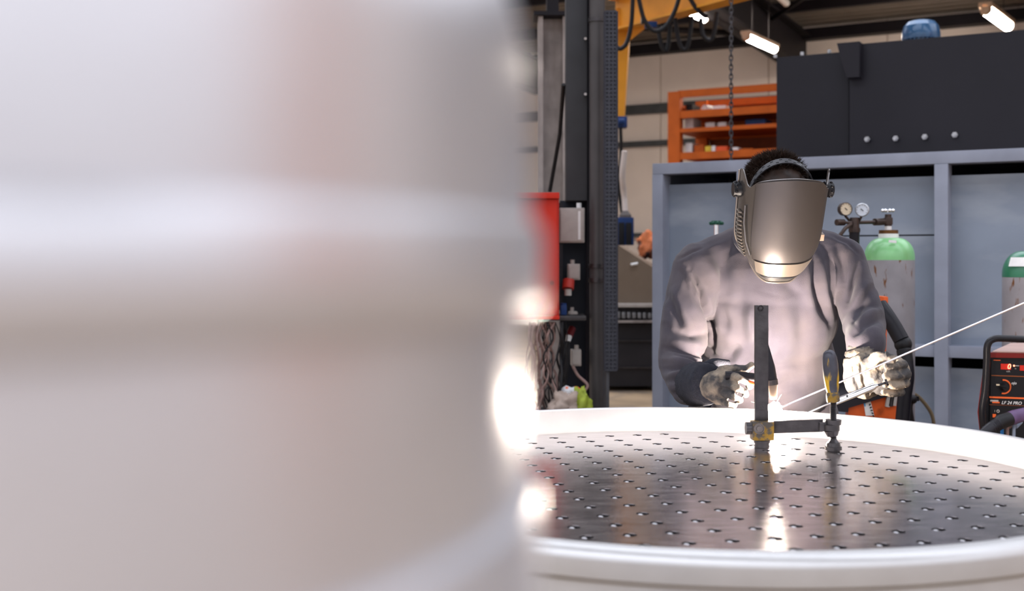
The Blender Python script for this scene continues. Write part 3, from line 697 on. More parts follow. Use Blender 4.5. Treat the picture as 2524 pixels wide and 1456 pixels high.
# ================================================================== WIRE FEEDER LF 24 PRO
FY = 4.3
t = thing('wire_feeder', 'black and red wire feeder with red display, dial and tubular handle', 'welding machine', P(2520, 1100, FY)-Vector((0, 0, .2)))
fx = lambda x, y, d=0.: P(x, y, FY+d)
pts = [fx(2440, 872), fx(2660, 880), fx(2660, 1120), fx(2418, 1120), fx(2414, 1030)]
MB().prism(pts, (.26, .45, 0)).build('body', blackp, t)
MB().prism([fx(2440, 869, -.01), fx(2662, 873, -.01), fx(2662, 884, -.01), fx(2441, 881, -.01)], (.27, .47, 0)).build('top_edge', darkred, t)
MB().prism([fx(2446, 868), fx(2662, 872), fx(2662, 868)+Vector((.25, .43, 0)), fx(2446, 868)+Vector((.25, .43, 0))], (0, 0, .004)).build('top_sheet', M('toppink', (.42, .28, .24), .5), t)
pts = [(2431, 895), (2422, 960), (2415, 1015), (2420, 1060)]
MB().tube([fx(x-3, y, -.035) for x, y in pts], .004, 8).build('red_edge', darkred, t)
MB().tube(smooth_path([fx(x, y, -.05) for x, y in ((2428, 1090), (2421, 1015), (2428, 960), (2432, 895), (2434, 852), (2448, 836), (2480, 834), (2560, 838), (2640, 842))], 6), .0125, 14).build('handle', M('handleblack', (.01, .009, .011), .3), t)
fp = MB().prism([fx(2444, 886, -.006), fx(2652, 895, -.006), fx(2652, 1110, -.006), fx(2438, 1100, -.006)], (0, .006, 0)).build('front_panel', M('panelblack', (.007, .0065, .008), .5), t)
yf = FY-.008
RX = Matrix.Rotation(PI/2, 3, 'X') ; RT = Matrix.Rotation(math.radians(2.5), 3, 'Y') @ RX
def lab(x0, x1, y0, y1, mat, name, par=t, d=.002, sk=.035):
    pp = [P(x0, y0, yf), P(x1, y0+(x1-x0)*sk, yf), P(x1, y1+(x1-x0)*sk, yf), P(x0, y1, yf)]
    return MB().prism(pp, (0, d, 0)).build(name, mat, par)
lab(2467, 2492, 896, 910, redled, 'display', fp); lab(2514, 2540, 900, 913, redled, 'display', fp)
text('display_digit', '0', .026, P(2487, 903.5, yf-.003), RT, ledhot, fp, .0005, .15)
lab(2498, 2501.5, 899, 903, ledhot, 'indicator_light', fp); lab(2503, 2512, 900, 902, whitebox, 'printed_mark', fp)
text('printed_mark', 'm', .008, P(2503, 908, yf-.001), RT, whitebox, fp, .0003)
text('printed_mark', 'v/A', .010, P(2485, 915, yf-.001), RT, whitebox, fp, .0003)
lab(2449, 2524, 886.5, 888, orangeline, 'thin_line', fp) if False else lab(2449, 2466, 886.5, 888, orangeline, 'thin_line', fp)
lab(2444, 2650, 924, 926, M('fadedor', (.25, .07, .02), .5), 'divider_line', fp)
lab(2439, 2650, 976.5, 980.5, orangeline, 'orange_line', fp)
lab(2439, 2650, 996.5, 997.5, M('fadedor2', (.22, .06, .02), .5), 'divider_line', fp)
text('model_name', 'LF 24 PRO', .0165, P(2493, 993, yf-.002), RT, white, fp, .0004, .28)
lab(2441, 2461, 985, 989, whitebox, 'badge', fp); lab(2446, 2464, 989.5, 993, orangeline, 'badge', fp)
text('printed_mark', 'o|o', .014, P(2499, 944, yf-.001), RT, white, fp, .0003, .2)
text('printed_mark', 'I', .012, P(2452, 1013, yf-.001), RT, whitebox, fp, .0003)
MB().torus(P(2460, 1013, yf), .0045, .0015, RX, 20, 6).build('printed_ring', whitebox, fp)
lab(2447, 2455, 1020, 1028, orangeline, 'switch', fp); lab(2456, 2464, 946, 950, M('cream_l', (.6, .5, .35), .5), 'printed_label', fp)
kc = P(2474, 953, yf)
m = MB(); m.torus(kc, .0245, .0028, RX, 30, 8, -1.9, 1.75); m.build('dial_ring', orangeline, t)
m = MB().cyl(kc, kc+Vector((0, -.020, 0)), .015, .012, 24); m.box(kc+Vector((-.004, -.026, .003)), (.02, .006, .005), Euler((0, .3, 0)).to_matrix()); m.build('dial_knob', blackp, t)
MB().prism([Vector((P(2425, 0, FY).x, FY+.03, 0)), Vector((P(2670, 0, FY).x, FY+.03, 0)), Vector((P(2670, 0, FY).x, FY+.03, .53)), Vector((P(2425, 0, FY).x, FY+.03, .53))], (.26, .45, 0)).build('trolley', darkmach, t)
# torch cable in front of feeder
t = thing('torch_connector', 'purple and black torch cable connector in front of the wire feeder', 'cable connector', P(2480, 1060, 4.1))
pl = smooth_path([P(2400, 1096, 4.05), P(2438, 1060, 4.08), P(2460, 1045, 4.1)], 10)
rl = [.021+.0020*(i % 2) for i in range(len(pl))]
MB().tube(pl, 0, 14, True, rl).build('ribbed_boot', rubber, t)
MB().tube([P(2458, 1047, 4.1), P(2466, 1040, 4.11), P(2490, 1031, 4.12)], .03, 16, True, [.020, .026, .024]).build('collar', blackp, t)
MB().tube([P(2488, 1032, 4.12), P(2502, 1027, 4.13), P(2545, 1014, 4.16)], .03, 16, True, [.0245, .025, .021]).build('purple_sleeve', purple, t)
for x, mt, nm in ((2478, M('cabblue', (.02, .15, .4), .5), 'thin bright blue cable under the purple connector'), (2491, cable_p, 'thin pinkish cable under the purple connector'), (2507, M('cabsteel', (.2, .24, .32), .5), 'thin grey-blue cable under the purple connector')):
    MB().tube(smooth_path([P(x+10, 1040, 4.2), P(x-2, 1052, 4.17), P(x-8, 1062, 4.16), P(x-14, 1513, 4.15)], 5), .006, 8).build('thin_cable', mt, label=nm, cat='cable')

# ================================================================== ROUND VESSEL WITH PERFORATED PLATE
XC, YC, RI = .363, 2.265, .735
ZD = CZ-.437; ZR = ZD+.060; TH = .022
t = thing('round_vessel', 'large shiny steel ring vessel with perforated plate in front of the welder', 'vessel', (XC, YC, .10))
prof = [(RI, ZD-.03), (RI, ZR-.003), (RI+.003, ZR), (RI+TH-.008, ZR)]+[(RI+TH-.008+.020*math.sin(a), ZR-.018+.018*math.cos(a)) for a in [PI/2*i/10 for i in range(1, 11)]]+[(RI+TH+.010, ZR-.04), (RI+TH, ZR-.05), (RI+TH, .14), (RI, .14), (RI, ZD-.03)]
MB().lathe((XC, YC, 0), prof, 200).build('shell_ring', ring_steel, t, smooth=30)
cu = bpy.data.curves.new('plate', 'CURVE'); cu.dimensions = '2D'; cu.fill_mode = 'BOTH'; cu.extrude = .009
def circ(x, y, r, n):
    s = cu.splines.new('POLY'); s.points.add(n-1); s.use_cyclic_u = True
    for i in range(n):
        a = 2*PI*i/n; s.points[i].co = (x+r*math.cos(a), y+r*math.sin(a), 0, 1)
circ(XC, YC, RI-.0035, 128)
va = Vector((.0698, .0155)); vb = Vector((.0160, -.0705)); holes = []
for i in range(-24, 25):
    for j in range(-24, 25):
        x = .203+i*va.x+j*vb.x; y = 1.799+i*va.y+j*vb.y
        if math.hypot(x-XC, y-YC) < RI-.034: holes.append((x, y))
for x, y in holes: circ(x, y, .0118, 20)
o = bpy.data.objects.new('tmpc', cu); C.objects.link(o)
me = bpy.data.meshes.new_from_object(o); bpy.data.objects.remove(o)
me.transform(Matrix.Translation((0, 0, ZD-.009)))
link('perforated_plate', me, steel_plate, t, 25)
# dark liners added as hole shade, and steel domes shaped to hold a glint: past a hundred of each, so one mass apiece
m = MB(); m2 = MB()
for x, y in holes:
    m.lathe((x, y, ZD), [(.0117, -.03), (.0117, -.0008), (.0112, -.0008), (.0112, -.03)], 14)
    c = (x-.0035, y+.0035, ZD-.0075)
    m2.lathe(c, [(.0062, -.02), (.0062, .0015), (.0056, .0040), (.0040, .0058), (.0018, .0066), (.0001, .0067)], 10)
m.build('hole_shade_liners', M('hole_shade_dark', (.02, .018, .02), .5, .3), t, kind='stuff')
m2.build('glint_domes', M('dome_steel', (.42, .41, .42), .28, 1, .1, 30), t, kind='stuff')
MB().lathe((XC, YC, 0), [(.001, ZD-.034), (RI-.004, ZD-.034), (RI-.004, ZD-.031), (.001, ZD-.031)], 64).build('inner_floor', darkmach, t)  # dark disc closing the holes, adding to their shade
for k, (dx, dy) in enumerate(((-.4, -.1), (.4, .1))):
    tt = MB().box((XC+dx, YC+dy, .07), (.12, 1.3, .14), None, .006); tt.build('timber_block', wood, label=('timber beam under the near left of the round vessel', 'timber beam under the right of the round vessel')[k], cat='beam')

# ================================================================== F CLAMP
t = thing('bar_clamp', 'worn yellow and black F-clamp standing on the perforated plate', 'clamp', (P(1876, 0, 2.755).x, 2.74, ZD))
bx = P(1876.5, 0, 2.75).x; bw = 33/F*2.75
m = MB().box((bx, 2.75, (P(0, 752, 2.75).z+P(0, 1040, 2.75).z)/2), (bw, .014, P(0, 752, 2.75).z-P(0, 1040, 2.75).z), None, .0025); m.build('bar', dark_steel, t)
m = MB(); m.lathe(P(1875, 759, 2.742), [(.0045, 0), (.0065, .002), (.0075, 0), (.0065, -.002), (.0045, 0)], 20, rot=RX); m.cyl(P(1875, 759, 2.7425), P(1875, 759, 2.741), .004); m.build('bar_pin', dark_steel, t)
m = MB().box(P(1878, 1060, 2.742), (.050, .036, .044), None, .004); m.build('fixed_jaw_block', yel_worn, t)
m = MB(); m.lathe(P(1871, 1056, 2.722), [(.001, .003), (.006, .003), (.0065, 0), (.010, .0), (.0105, .002), (.0125, .002), (.0125, -.004)], 24, rot=RX.copy()); m.build('pivot_bolt', M('worn_bolt', (.16, .14, .13), .4, .8, .2, 40), t)
m = MB().cyl(P(1853, 1055, 2.742), P(1838, 1055, 2.742), .0145, n=16); m.build('side_nut', dark_steel, t)
m = MB(); zt0 = P(0, 1084, 2.742).z
m.cyl((bx, 2.742, zt0), (bx, 2.742, zt0-.006), .019); m.cyl((bx, 2.742, zt0-.006), (bx, 2.742, ZD+.001), .0165, .0175, 24); m.build('foot', dark_steel, t)
# horizontal arm
m = MB().prism([P(1902, 1037, 2.742), P(2028, 1034, 2.705), P(2028, 1064, 2.705), P(1902, 1068, 2.742)], (.004, .013, 0)); m.build('arm', dark_steel, t)
hx = P(2054, 0, 2.69).x; Z = lambda y: P(0, y, 2.69).z
m = MB()
m.cyl((hx, 2.69, Z(1034)), (hx, 2.69, Z(1046)), .0185, .017); m.cyl((hx-.004, 2.69, Z(1046)), (hx-.004, 2.69, Z(1060)), .018); m.cyl((hx-.004, 2.69, Z(1060)), (hx-.002, 2.69, Z(1074)), .0175, .012)
m.box((hx-.022, 2.695, Z(1052)), (.02, .016, .02), None, .003); m.build('arm_head', dark_steel, t)
prof = [(.0075, Z(1088)-ZD*0)]
m = MB(); pts = []; y = 985
zz = [Z(1088)+(Z(978)-Z(1088))*i/70 for i in range(71)]
m.tube([(hx, 2.69, z_) for z_ in zz], 0, 14, True, [.0078 if i % 2 else .0064 for i in range(71)]); m.build('screw', dark_steel, t)
pr = [(.001, Z(990)), (.0135, Z(990)), (.0145, Z(986)), (.0145, Z(970)), (.0125, Z(966)), (.0150, Z(955)), (.0172, Z(930)), (.0176, Z(900)), (.0165, Z(880)), (.013, Z(868)), (.008, Z(863)), (.001, Z(861))]
hrot = Matrix.Rotation(.075, 3, 'Y')
base = Vector((hx, 2.69, Z(990)))
m = MB().lathe(base, [(r, z_-Z(990)) for r, z_ in pr[3:]], 28, rot=Matrix.Rotation(-.085, 3, 'Y')); m.build('handle', handle_m, t)
m = MB().lathe(base, [(r*1.03, z_-Z(990)) for r, z_ in pr[1:5]], 28, rot=Matrix.Rotation(-.085, 3, 'Y')); m.build('ferrule', yel_worn, t)
m = MB(); m.cyl((hx, 2.69, Z(1080)), (hx, 2.69, Z(1090)), .006, .013); m.cyl((hx, 2.69, Z(1090)), (hx, 2.69, Z(1100)), .015, .0165); m.cyl((hx, 2.69, Z(1100)), (hx, 2.69, ZD+.003), .0195, .0195, 14); m.cyl((hx, 2.69, ZD+.003), (hx, 2.69, ZD+.0005), .015); m.build('pressure_pad', dark_steel, t)

# ================================================================== PERSON
pz = P(1905, 700, 3.4)
person = thing('person', 'person in grey sweater and welding mask bending over the round vessel while welding', 'person', (pz.x, 3.5, 0))
# trousers
m = MB()
hipc = Vector((.73, 3.56, .90))
limb(m, [hipc+Vector((-.09, 0, .06)), Vector((.62, 3.47, .50)), Vector((.60, 3.52, .12))], [.115, .085, .07])
limb(m, [hipc+Vector((.09, 0, .06)), Vector((.86, 3.49, .50)), Vector((.88, 3.58, .12))], [.115, .085, .07])
m.ball(hipc+Vector((0, 0, .02)), .16, 20, (1.1, .8, .9))
link('trousers', remesh(m, .014, 5), trouser, person, 180)
for x, y in ((.60, 3.47), (.88, 3.53)):
    m = MB(); m.ball((x, y, .075), .06, 18, (.85, 1.0, 1.1)); m.ball((x, y-.1, .052), .05, 18, (.95, 1.7, .9)); m.box((x, y-.05, .012), (.095, .26, .024), None, .01)
    link('boot', remesh(m, .008, 4), rubber, person, 180)
# body (neck, torso core) and head as one continuous mesh
HD = P(1911, 484, 3.13)               # head centre
R_head = Matrix.Rotation(math.radians(7), 3, 'Z') @ Matrix.Rotation(math.radians(48), 3, 'X')
def H(x, y, z): return HD + R_head @ Vector((x, y, z))   # face looks to -y, crown +z
m = MB()
t_ = bmesh.new(); bmesh.ops.create_uvsphere(t_, u_segments=40, v_segments=30, radius=1)
m.merge(t_, Matrix.Translation(HD) @ R_head.to_4x4() @ Matrix.Diagonal((.078, .098, .093, 1)))
t_ = bmesh.new(); bmesh.ops.create_uvsphere(t_, u_segments=30, v_segments=20, radius=1)
m.merge(t_, Matrix.Translation(H(0, -.035, -.07)) @ R_head.to_4x4() @ Matrix.Diagonal((.058, .058, .065, 1)))
m.ball(H(0, -.085, -.105), .022); m.ball(H(0, -.102, -.035), .013); m.ball(H(0, -.108, -.048), .014)     # chin, nose
m.tube([H(0, -.095, .0), H(0, -.108, -.045)], .009, 8)
for s in (-1, 1):
    m.ball(H(.03*s, -.083, .012), .016, 12, (1.3, .8, .6)); m.ball(H(.079*s, .0, -.025), .017, 12, (.45, .9, 1.5)); m.ball(H(.035*s, -.075, -.045), .02)
m.ball(H(0, -.098, -.075), .012, 12, (1.7, .7, .6))
neck0 = P(1905, 600, 3.30)
limb(m, [H(0, .02, -.06), neck0, Vector((.73, 3.36, 1.20)), Vector((.73, 3.44, 1.05)), Vector((.73, 3.53, .92))], [.056, .062, .10, .11, .10])
body = link('body', remesh(m, .006, 3), skin, person, 180)
for s in (-1, 1):
    MB().ball(H(.03*s, -.088, -.002), .011, 14).build('eye', white, body)
    MB().tube([H(.015*s, -.099, .02), H(.032*s, -.097, .025), H(.048*s, -.087, .019)], .003, 6).build('eyebrow', hair_m, body)
# hair: short cap and thousands of short tufts
m = MB(); hc_ = Vector((0, .012, .012))
def hairpt(th, ph, k=1.0):
    d = Vector((math.sin(th)*math.cos(ph), math.sin(th)*math.sin(ph), math.cos(th)))
    return Vector((d.x*.080*k, d.y*.101*k+.008, d.z*.097*k+.004)), d
def hairline(ph):                      # polar limit of the hair, lower at the back
    return .78+1.1*(.5+.5*math.sin(ph))
N1, N2 = 60, 26; rings = []
for i in range(N2):
    ring = []
    for j in range(N1):
        ph = 2*PI*j/N1; th = hairline(ph)*i/(N2-1)
        p_, d = hairpt(max(th, .01), ph, 1.035+.02*noise.noise(d*6) if i and i < N2-1 else (1.03 if i == 0 else .98)) if i else hairpt(.01, ph, 1.035)
        ring.append(m.bm.verts.new(H(*p_)))
    rings.append(ring)
for a_r, b_r in zip(rings[:-1], rings[1:]):
    for j in range(N1): m.bm.faces.new([a_r[j], a_r[(j+1) % N1], b_r[(j+1) % N1], b_r[j]])
rnd = random.Random(3)
for k in range(9000):
    ph = rnd.uniform(0, 2*PI); th = math.acos(1-rnd.random()*(1-math.cos(hairline(ph))))
    p_, d = hairpt(th, ph, 1.0); nrm = d.copy()
    L_ = rnd.uniform(.016, .034)*(1.0-.35*th/1.8)
    if p_.y < .0 and abs(p_.x) < .062: continue
    if p_.y < .035: L_ *= .55
    w = Vector((rnd.gauss(0, .35), rnd.gauss(-.18, .35), rnd.gauss(.12, .3)))
    dirn = (nrm+w).normalized(); sd = dirn.cross(Vector((rnd.random(), rnd.random(), rnd.random()))).normalized()*.0008
    sd2 = dirn.cross(sd).normalized()*.0008
    b0 = p_; mid = p_+dirn*L_*.6; tip = p_+dirn*L_+Vector((rnd.gauss(0, .002), rnd.gauss(0, .002), 0))
    vs = [m.bm.verts.new(H(*x)) for x in (b0+sd, b0-sd*.5+sd2, b0-sd*.5-sd2, mid+sd*.8, mid-sd*.4+sd2*.8, mid-sd*.4-sd2*.8, tip)]
    for f in ((0, 1, 4, 3), (1, 2, 5, 4), (2, 0, 3, 5), (3, 4, 6), (4, 5, 6), (5, 3, 6)): m.bm.faces.new([vs[i] for i in f])
m.build('hair', hair_m, person, smooth=60)

# sweater
m = MB()
def ell(c, r, rot=None):
    t_ = bmesh.new(); bmesh.ops.create_uvsphere(t_, u_segments=32, v_segments=20, radius=1)
    m.merge(t_, Matrix.Translation(c) @ ((rot or Matrix.Identity(3)).to_4x4()) @ Matrix.Diagonal((*r, 1)))
ell(P(1905, 690, 3.30), (.205, .125, .15)); ell(P(1897, 780, 3.31), (.194, .125, .17)); ell(P(1894, 900, 3.36), (.190, .135, .2)); ell(P(1905, 1020, 3.46), (.19, .14, .15))
ell(P(1905, 625, 3.30), (.15, .10, .085))
SL, SR = P(1722, 660, 3.28), P(2074, 645, 3.28)
limb(m, [P(1850, 600, 3.31), SL], [.062, .068]); limb(m, [P(1962, 598, 3.31), SR], [.062, .068])
EL, ER = P(1676, 890, 3.22), P(2130, 795, 3.19)
WL, WR = P(1735, 958, 3.04), P(2130, 848, 3.08)
limb(m, [SL, SL.lerp(EL, .5)+Vector((-.008, 0, 0)), EL, P(1700, 945, 3.12), WL], [.074, .070, .060, .057, .046], 20)
limb(m, [SR, SR.lerp(ER, .5)+Vector((.006, 0, 0)), ER, WR], [.066, .056, .056, .049], 20)
me = remesh(m, .0042, 12, .5)
creases = [ # (pixel polyline, width px, depth m): folds pressed into or raised from the cloth
 ([(1700, 665), (1728, 715), (1745, 770), (1757, 825), (1757, 868)], 7, -.030),
 ([(1640, 720), (1660, 770), (1685, 812)], 11, -.013), ([(1655, 700), (1680, 760), (1700, 800)], 10, .008),
 ([(1700, 690), (1712, 730), (1735, 770)], 10, -.010), ([(1672, 655), (1690, 700), (1700, 735)], 9, -.008),
 ([(1652, 812), (1700, 828), (1752, 822)], 8, -.010), ([(1645, 835), (1700, 848), (1752, 850)], 9, .008),
 ([(1640, 858), (1700, 868), (1752, 885)], 6, -.016), ([(1660, 872), (1720, 890), (1760, 897)], 5, -.012),
 ([(1630, 885), (1680, 888), (1725, 900)], 8, .010), ([(1632, 912), (1680, 904), (1712, 920)], 7, -.013), ([(1640, 940), (1680, 930), (1708, 950)], 7, -.012), ([(1645, 925), (1680, 917), (1708, 935)], 7, .008), ([(1652, 972), (1690, 962), (1708, 978)], 7, -.010),
 ([(2008, 620), (2010, 700), (2024, 760), (2044, 800)], 9, -.018), ([(2026, 640), (2034, 720), (2052, 790)], 9, .012), ([(1992, 650), (1994, 730), (2010, 790)], 10, .006),
 ([(2062, 600), (2076, 650), (2078, 700)], 9, -.012), ([(2046, 610), (2056, 660), (2058, 720)], 9, .008), ([(2122, 640), (2104, 690), (2088, 750)], 8, -.020), 
 ([(2155, 700), (2128, 750), (2104, 790)], 9, -.012), ([(2140, 690), (2115, 735), (2096, 770)], 8, .007), ([(2178, 785), (2134, 802), (2098, 832)], 8, -.014), ([(2172, 765), (2138, 780), (2110, 805)], 8, .010),
 ([(1782, 868), (1800, 874), (1824, 850)], 11, -.014), ([(1776, 892), (1812, 895), (1842, 862)], 11, .010), ([(1792, 830), (1788, 790), (1780, 755)], 11, -.010), ([(1770, 760), (1778, 800), (1800, 845)], 12, .007),
 ([(1900, 720), (1880, 800), (1890, 900)], 34, .012), ([(1962, 700), (1978, 800), (1972, 920)], 22, -.010), ([(1830, 700), (1820, 780), (1838, 850)], 16, -.010), ([(1850, 740), (1846, 800), (1856, 850)], 12, .007),
 ([(1760, 600), (1788, 660), (1798, 730)], 15, -.010), ([(1735, 625), (1762, 680), (1772, 730)], 14, .008), ([(1738, 608), (1706, 618), (1668, 640)], 4, -.006), ([(2048, 582), (2088, 600), (2118, 628)], 4, -.006),
 ([(1672, 640), (1692, 658), (1712, 690), (1728, 720)], 7, -.005), ([(1925, 690), (1990, 740)], 14, -.006), ([(1840, 930), (1900, 955), (1990, 930)], 16, -.010),
]
def seg_dist(px, py, pl, taper=False):
    best = np.full(px.shape, 1e9); par = np.zeros(px.shape); L = [math.hypot(b[0]-a[0], b[1]-a[1]) for a, b in zip(pl[:-1], pl[1:])]; acc = 0; T = sum(L)
    for ((x0, y0), (x1, y1)), l in zip(zip(pl[:-1], pl[1:]), L):
        dx, dy = x1-x0, y1-y0
        t = np.clip(((px-x0)*dx+(py-y0)*dy)/(l*l), 0, 1)
        q = np.hypot(px-x0-t*dx, py-y0-t*dy); k = q < best
        best = np.where(k, q, best); par = np.where(k, (acc+t*l)/T, par); acc += l
    return (best, np.sin(np.clip(par, .02, .98)*PI)**.7) if taper else best
def folds(co, no):
    px = co[:, 0]/co[:, 1]*F+HX; py = HY-(co[:, 2]-CZ)/co[:, 1]*F
    d = np.zeros(len(co)); front = np.clip((.25-no[:, 1])*3, 0, 1)
    for pl, w, dep in creases:
        q, tp = seg_dist(px, py, pl, True); d += dep*np.exp(-(q/w)**2)*front*tp
    for i, c in enumerate(co):
        v = Vector(c); d[i] += .008*noise.noise(Vector((v.x*10, v.y*9, v.z*6)))+.004*(.5-abs(noise.noise(Vector((v.x*13+3, v.y*13, v.z*19)))))+.0022*noise.noise(v*26)
    return d
displace(me, folds)
link('sweater', me, cloth, person, 180)
# collar rib
m = MB(); cpt = P(1905, 566, 3.22)
m.torus(P(1903, 588, 3.25), .098, .012, Matrix.Rotation(math.radians(38), 3, 'X'), 40, 10)
m.build('collar', cloth, person)
# dark knitted cuff, left in the picture
m = MB(); a, b = P(1704, 948, 3.13), P(1748, 945, 2.985)
m.tube([a, a.lerp(b, .3), a.lerp(b, .6), b], 0, 28, True, [.050, .059, .058, .050]); ml = remesh(m, .005, 3)
displace(ml, lambda co, no: np.array([.0008*math.sin(math.atan2(c[2]-.9, c[0]-.48)*44) for c in co]))
link('cuff', ml, cloth_dark, person, 180)
m = MB().tube(smooth_path([P(1733, 905, 3.03), P(1760, 893, 3.02), P(1795, 897, 3.03)], 4), .011, 12, True); m.build('cuff_edge', cloth_dark, person)

# gloves
def wr(co, no, k=1.0):
    return np.array([k*(.003*noise.noise(Vector(c)*38)-.0028*abs(noise.noise(Vector((c[0]*60, c[1]*60, c[2]*25))))) for c in co])
m = MB()
limb(m, [P(1738, 955, 3.02), P(1765, 948, 2.985)], [.042, .038])
m.ball(P(1780, 945, 2.98), .037, 18, (1, .75, 1.05)); m.ball(P(1768, 968, 2.985), .031, 18)
limb(m, [P(1778, 915, 2.985), P(1812, 907, 2.97), P(1838, 910, 2.96), P(1853, 900, 2.955)], [.015, .0115, .0108, .0085])
limb(m, [P(1790, 925, 2.965), P(1822, 932, 2.925), P(1843, 943, 2.935), P(1848, 952, 2.955)], [.013, .0100, .0093, .0085])
limb(m, [P(1788, 945, 2.96), P(1817, 956, 2.92), P(1836, 965, 2.93), P(1838, 972, 2.955)], [.013, .0100, .0093, .0085])
limb(m, [P(1783, 966, 2.96), P(1808, 978, 2.922), P(1824, 984, 2.932), P(1824, 988, 2.955)], [.0125, .0098, .009, .008])
limb(m, [P(1772, 985, 2.97), P(1794, 997, 2.94), P(1808, 999, 2.945), P(1810, 998, 2.96)], [.0115, .009, .0083, .0075])
me = remesh(m, .0025, 2); displace(me, lambda c, n: wr(c, n)); gl = link('glove', me, glove_m, person, 180); gl['label'] = 'grey-beige leather glove gripping the torch'
m = MB()
limb(m, [P(2130, 868, 3.075), P(2126, 900, 3.04), P(2128, 936, 3.02)], [.046, .050, .050])
limb(m, [P(2125, 905, 3.02), P(2165, 922, 2.995)], [.048, .044])
m.ball(P(2200, 922, 2.975), .045, 20, (1, .8, 1.1)); m.ball(P(2178, 940, 2.985), .038)
fg = [([(2212, 890, 2.975), (2226, 897, 2.935), (2206, 903, 2.905), (2186, 904, 2.905)], .0135),
      ([(2222, 912, 2.975), (2234, 921, 2.93), (2211, 927, 2.900), (2184, 926, 2.900)], .0138),
      ([(2222, 936, 2.975), (2232, 945, 2.93), (2210, 950, 2.902), (2182, 947, 2.903)], .0132),
      ([(2212, 958, 2.98), (2220, 966, 2.94), (2202, 970, 2.918), (2180, 966, 2.918)], .0118)]
for pp, r in fg: limb(m, [P(*p) for p in pp], [r, r*.92, r*.85, r*.75])
limb(m, [P(2150, 893, 2.975), P(2166, 876, 2.935), P(2184, 876, 2.91), P(2199, 884, 2.90)], [.019, .0150, .0135, .011])
me = remesh(m, .0025, 2)
def gw(co, no):
    d = wr(co, no, 1.3)
    px = co[:, 0]/co[:, 1]*F+HX; py = HY-(co[:, 2]-CZ)/co[:, 1]*F
    for pl, w, dep in (([(2085, 862), (2120, 850), (2160, 832)], 3, -.006), ([(2082, 880), (2120, 868), (2165, 848)], 3, -.005), ([(2100, 900), (2108, 940), (2118, 970)], 4, -.005), ([(2120, 895), (2128, 940), (2140, 975)], 4, -.004), ([(2138, 870), (2160, 860), (2178, 862)], 4, -.006)):
        d += dep*np.exp(-(seg_dist(px, py, pl)/w)**2)
    return d
displace(me, gw); gl = link('glove', me, glove_m, person, 180); gl['label'] = 'beige leather gauntlet holding the filler rod'

# welding mask: shell, panel, lens, headband, knobs
MC = P(1912, 545, 3.09)
R_mask = Matrix.Rotation(math.radians(3), 3, 'Z') @ Matrix.Rotation(math.radians(23), 3, 'X')
MW = .116
def mprof(t):                          # half width, bulge depth over height t (0 top .. 1 chin)
    w = MW*(1-.04*t-.32*max(0, (t-.45)/.55)**2.3); d = .118*(1-.06*t-.22*max(0, (t-.6)/.4)**2)
    return w, d
def mpt(s, t, off=0.):
    w, d = mprof(t); ph = s*1.45; zt_ = .128; hgt = .266
    lug = .030*math.exp(-((abs(s)-.93)/.13)**2)*max(0, 1-t*6) - .012*math.exp(-((abs(s)-.70)/.10)**2)*max(0, 1-t*6)
    z = zt_-hgt*t+lug+.030*max(0, math.cos(s*2.1))*(1-t)
    z += .10*max(0, abs(s)-.25)**1.6*max(0, (t-.45)/.55)**1.5   # sides rise towards the chin
    x = (w+off)*math.sin(ph)/math.sin(1.45) if False else (w+off)*math.sin(ph)
    y = -(d+off)*(math.cos(ph)**.75 if math.cos(ph) > 0 else 0)
    return MC+R_mask @ Vector((x, y, z))
def mshell(s0, s1, t0, t1, off, th, ns=60, nt_=50):
    m = MB(); g = [[None]*(ns+1) for _ in range(nt_+1)]; h = [[None]*(ns+1) for _ in range(nt_+1)]
    for i in range(nt_+1):
        for j in range(ns+1):
            s = s0+(s1-s0)*j/ns; t = t0+(t1-t0)*i/nt_
            g[i][j] = m.bm.verts.new(mpt(s, t, off)); h[i][j] = m.bm.verts.new(mpt(s, t, off-th))
    for i in range(nt_):
        for j in range(ns):
            m.bm.faces.new([g[i][j], g[i][j+1], g[i+1][j+1], g[i+1][j]]); m.bm.faces.new([h[i][j], h[i+1][j], h[i+1][j+1], h[i][j+1]])
    for i in range(nt_):
        for j in (0, ns): m.bm.faces.new([g[i][j], g[i+1][j], h[i+1][j], h[i][j]])
    for j in range(ns):
        for i in (0, nt_): m.bm.faces.new([g[i][j], h[i][j], h[i][j+1], g[i][j+1]])
    return m
mask = mshell(-1, 1, 0, 1, 0, .003).build('welding_mask', mask_m, person, 40)
mask['label'] = 'grey glossy welding mask'
mshell(-.56, .72, .012, .79, .0045, .004).build('front_panel', visor_m, mask, 40)
mshell(-.50, .62, .79, .925, .0075, .006, 40, 14).build('filter_frame', lens_m, mask, 40)
mshell(-.42, .54, .935, .95, .006, .005, 30, 3).build('lower_slot', blackp, mask, 40)
m = MB(); ring = []
for j in range(61): ring.append(mpt(-1+2*j/60, 1.0, .001))
m.tube([mpt(-1, k/14, .001) for k in range(15)]+ring+[mpt(1, 1-k/14, .001) for k in range(15)], .0026, 8, True); m.build('rim', lens_m, mask)
for i in range(11):
    pass
m = MB()
for i in range(13):
    tt = .30+.043*i; m.tube([mpt(-.93+.002*i, tt, .003), mpt(-.86, tt+.012, .0055), mpt(-.80+.004*i, tt+.008, .003)], .0022, 6)
m.build('side_ribs', lens_m, mask)
m = MB().tube([mpt(-.74, .22, .003), mpt(-.72, .4, .005), mpt(-.66, .6, .005), mpt(-.6, .75, .003)], .003, 8); m.build('side_bead', mask_m, mask)
kb = []
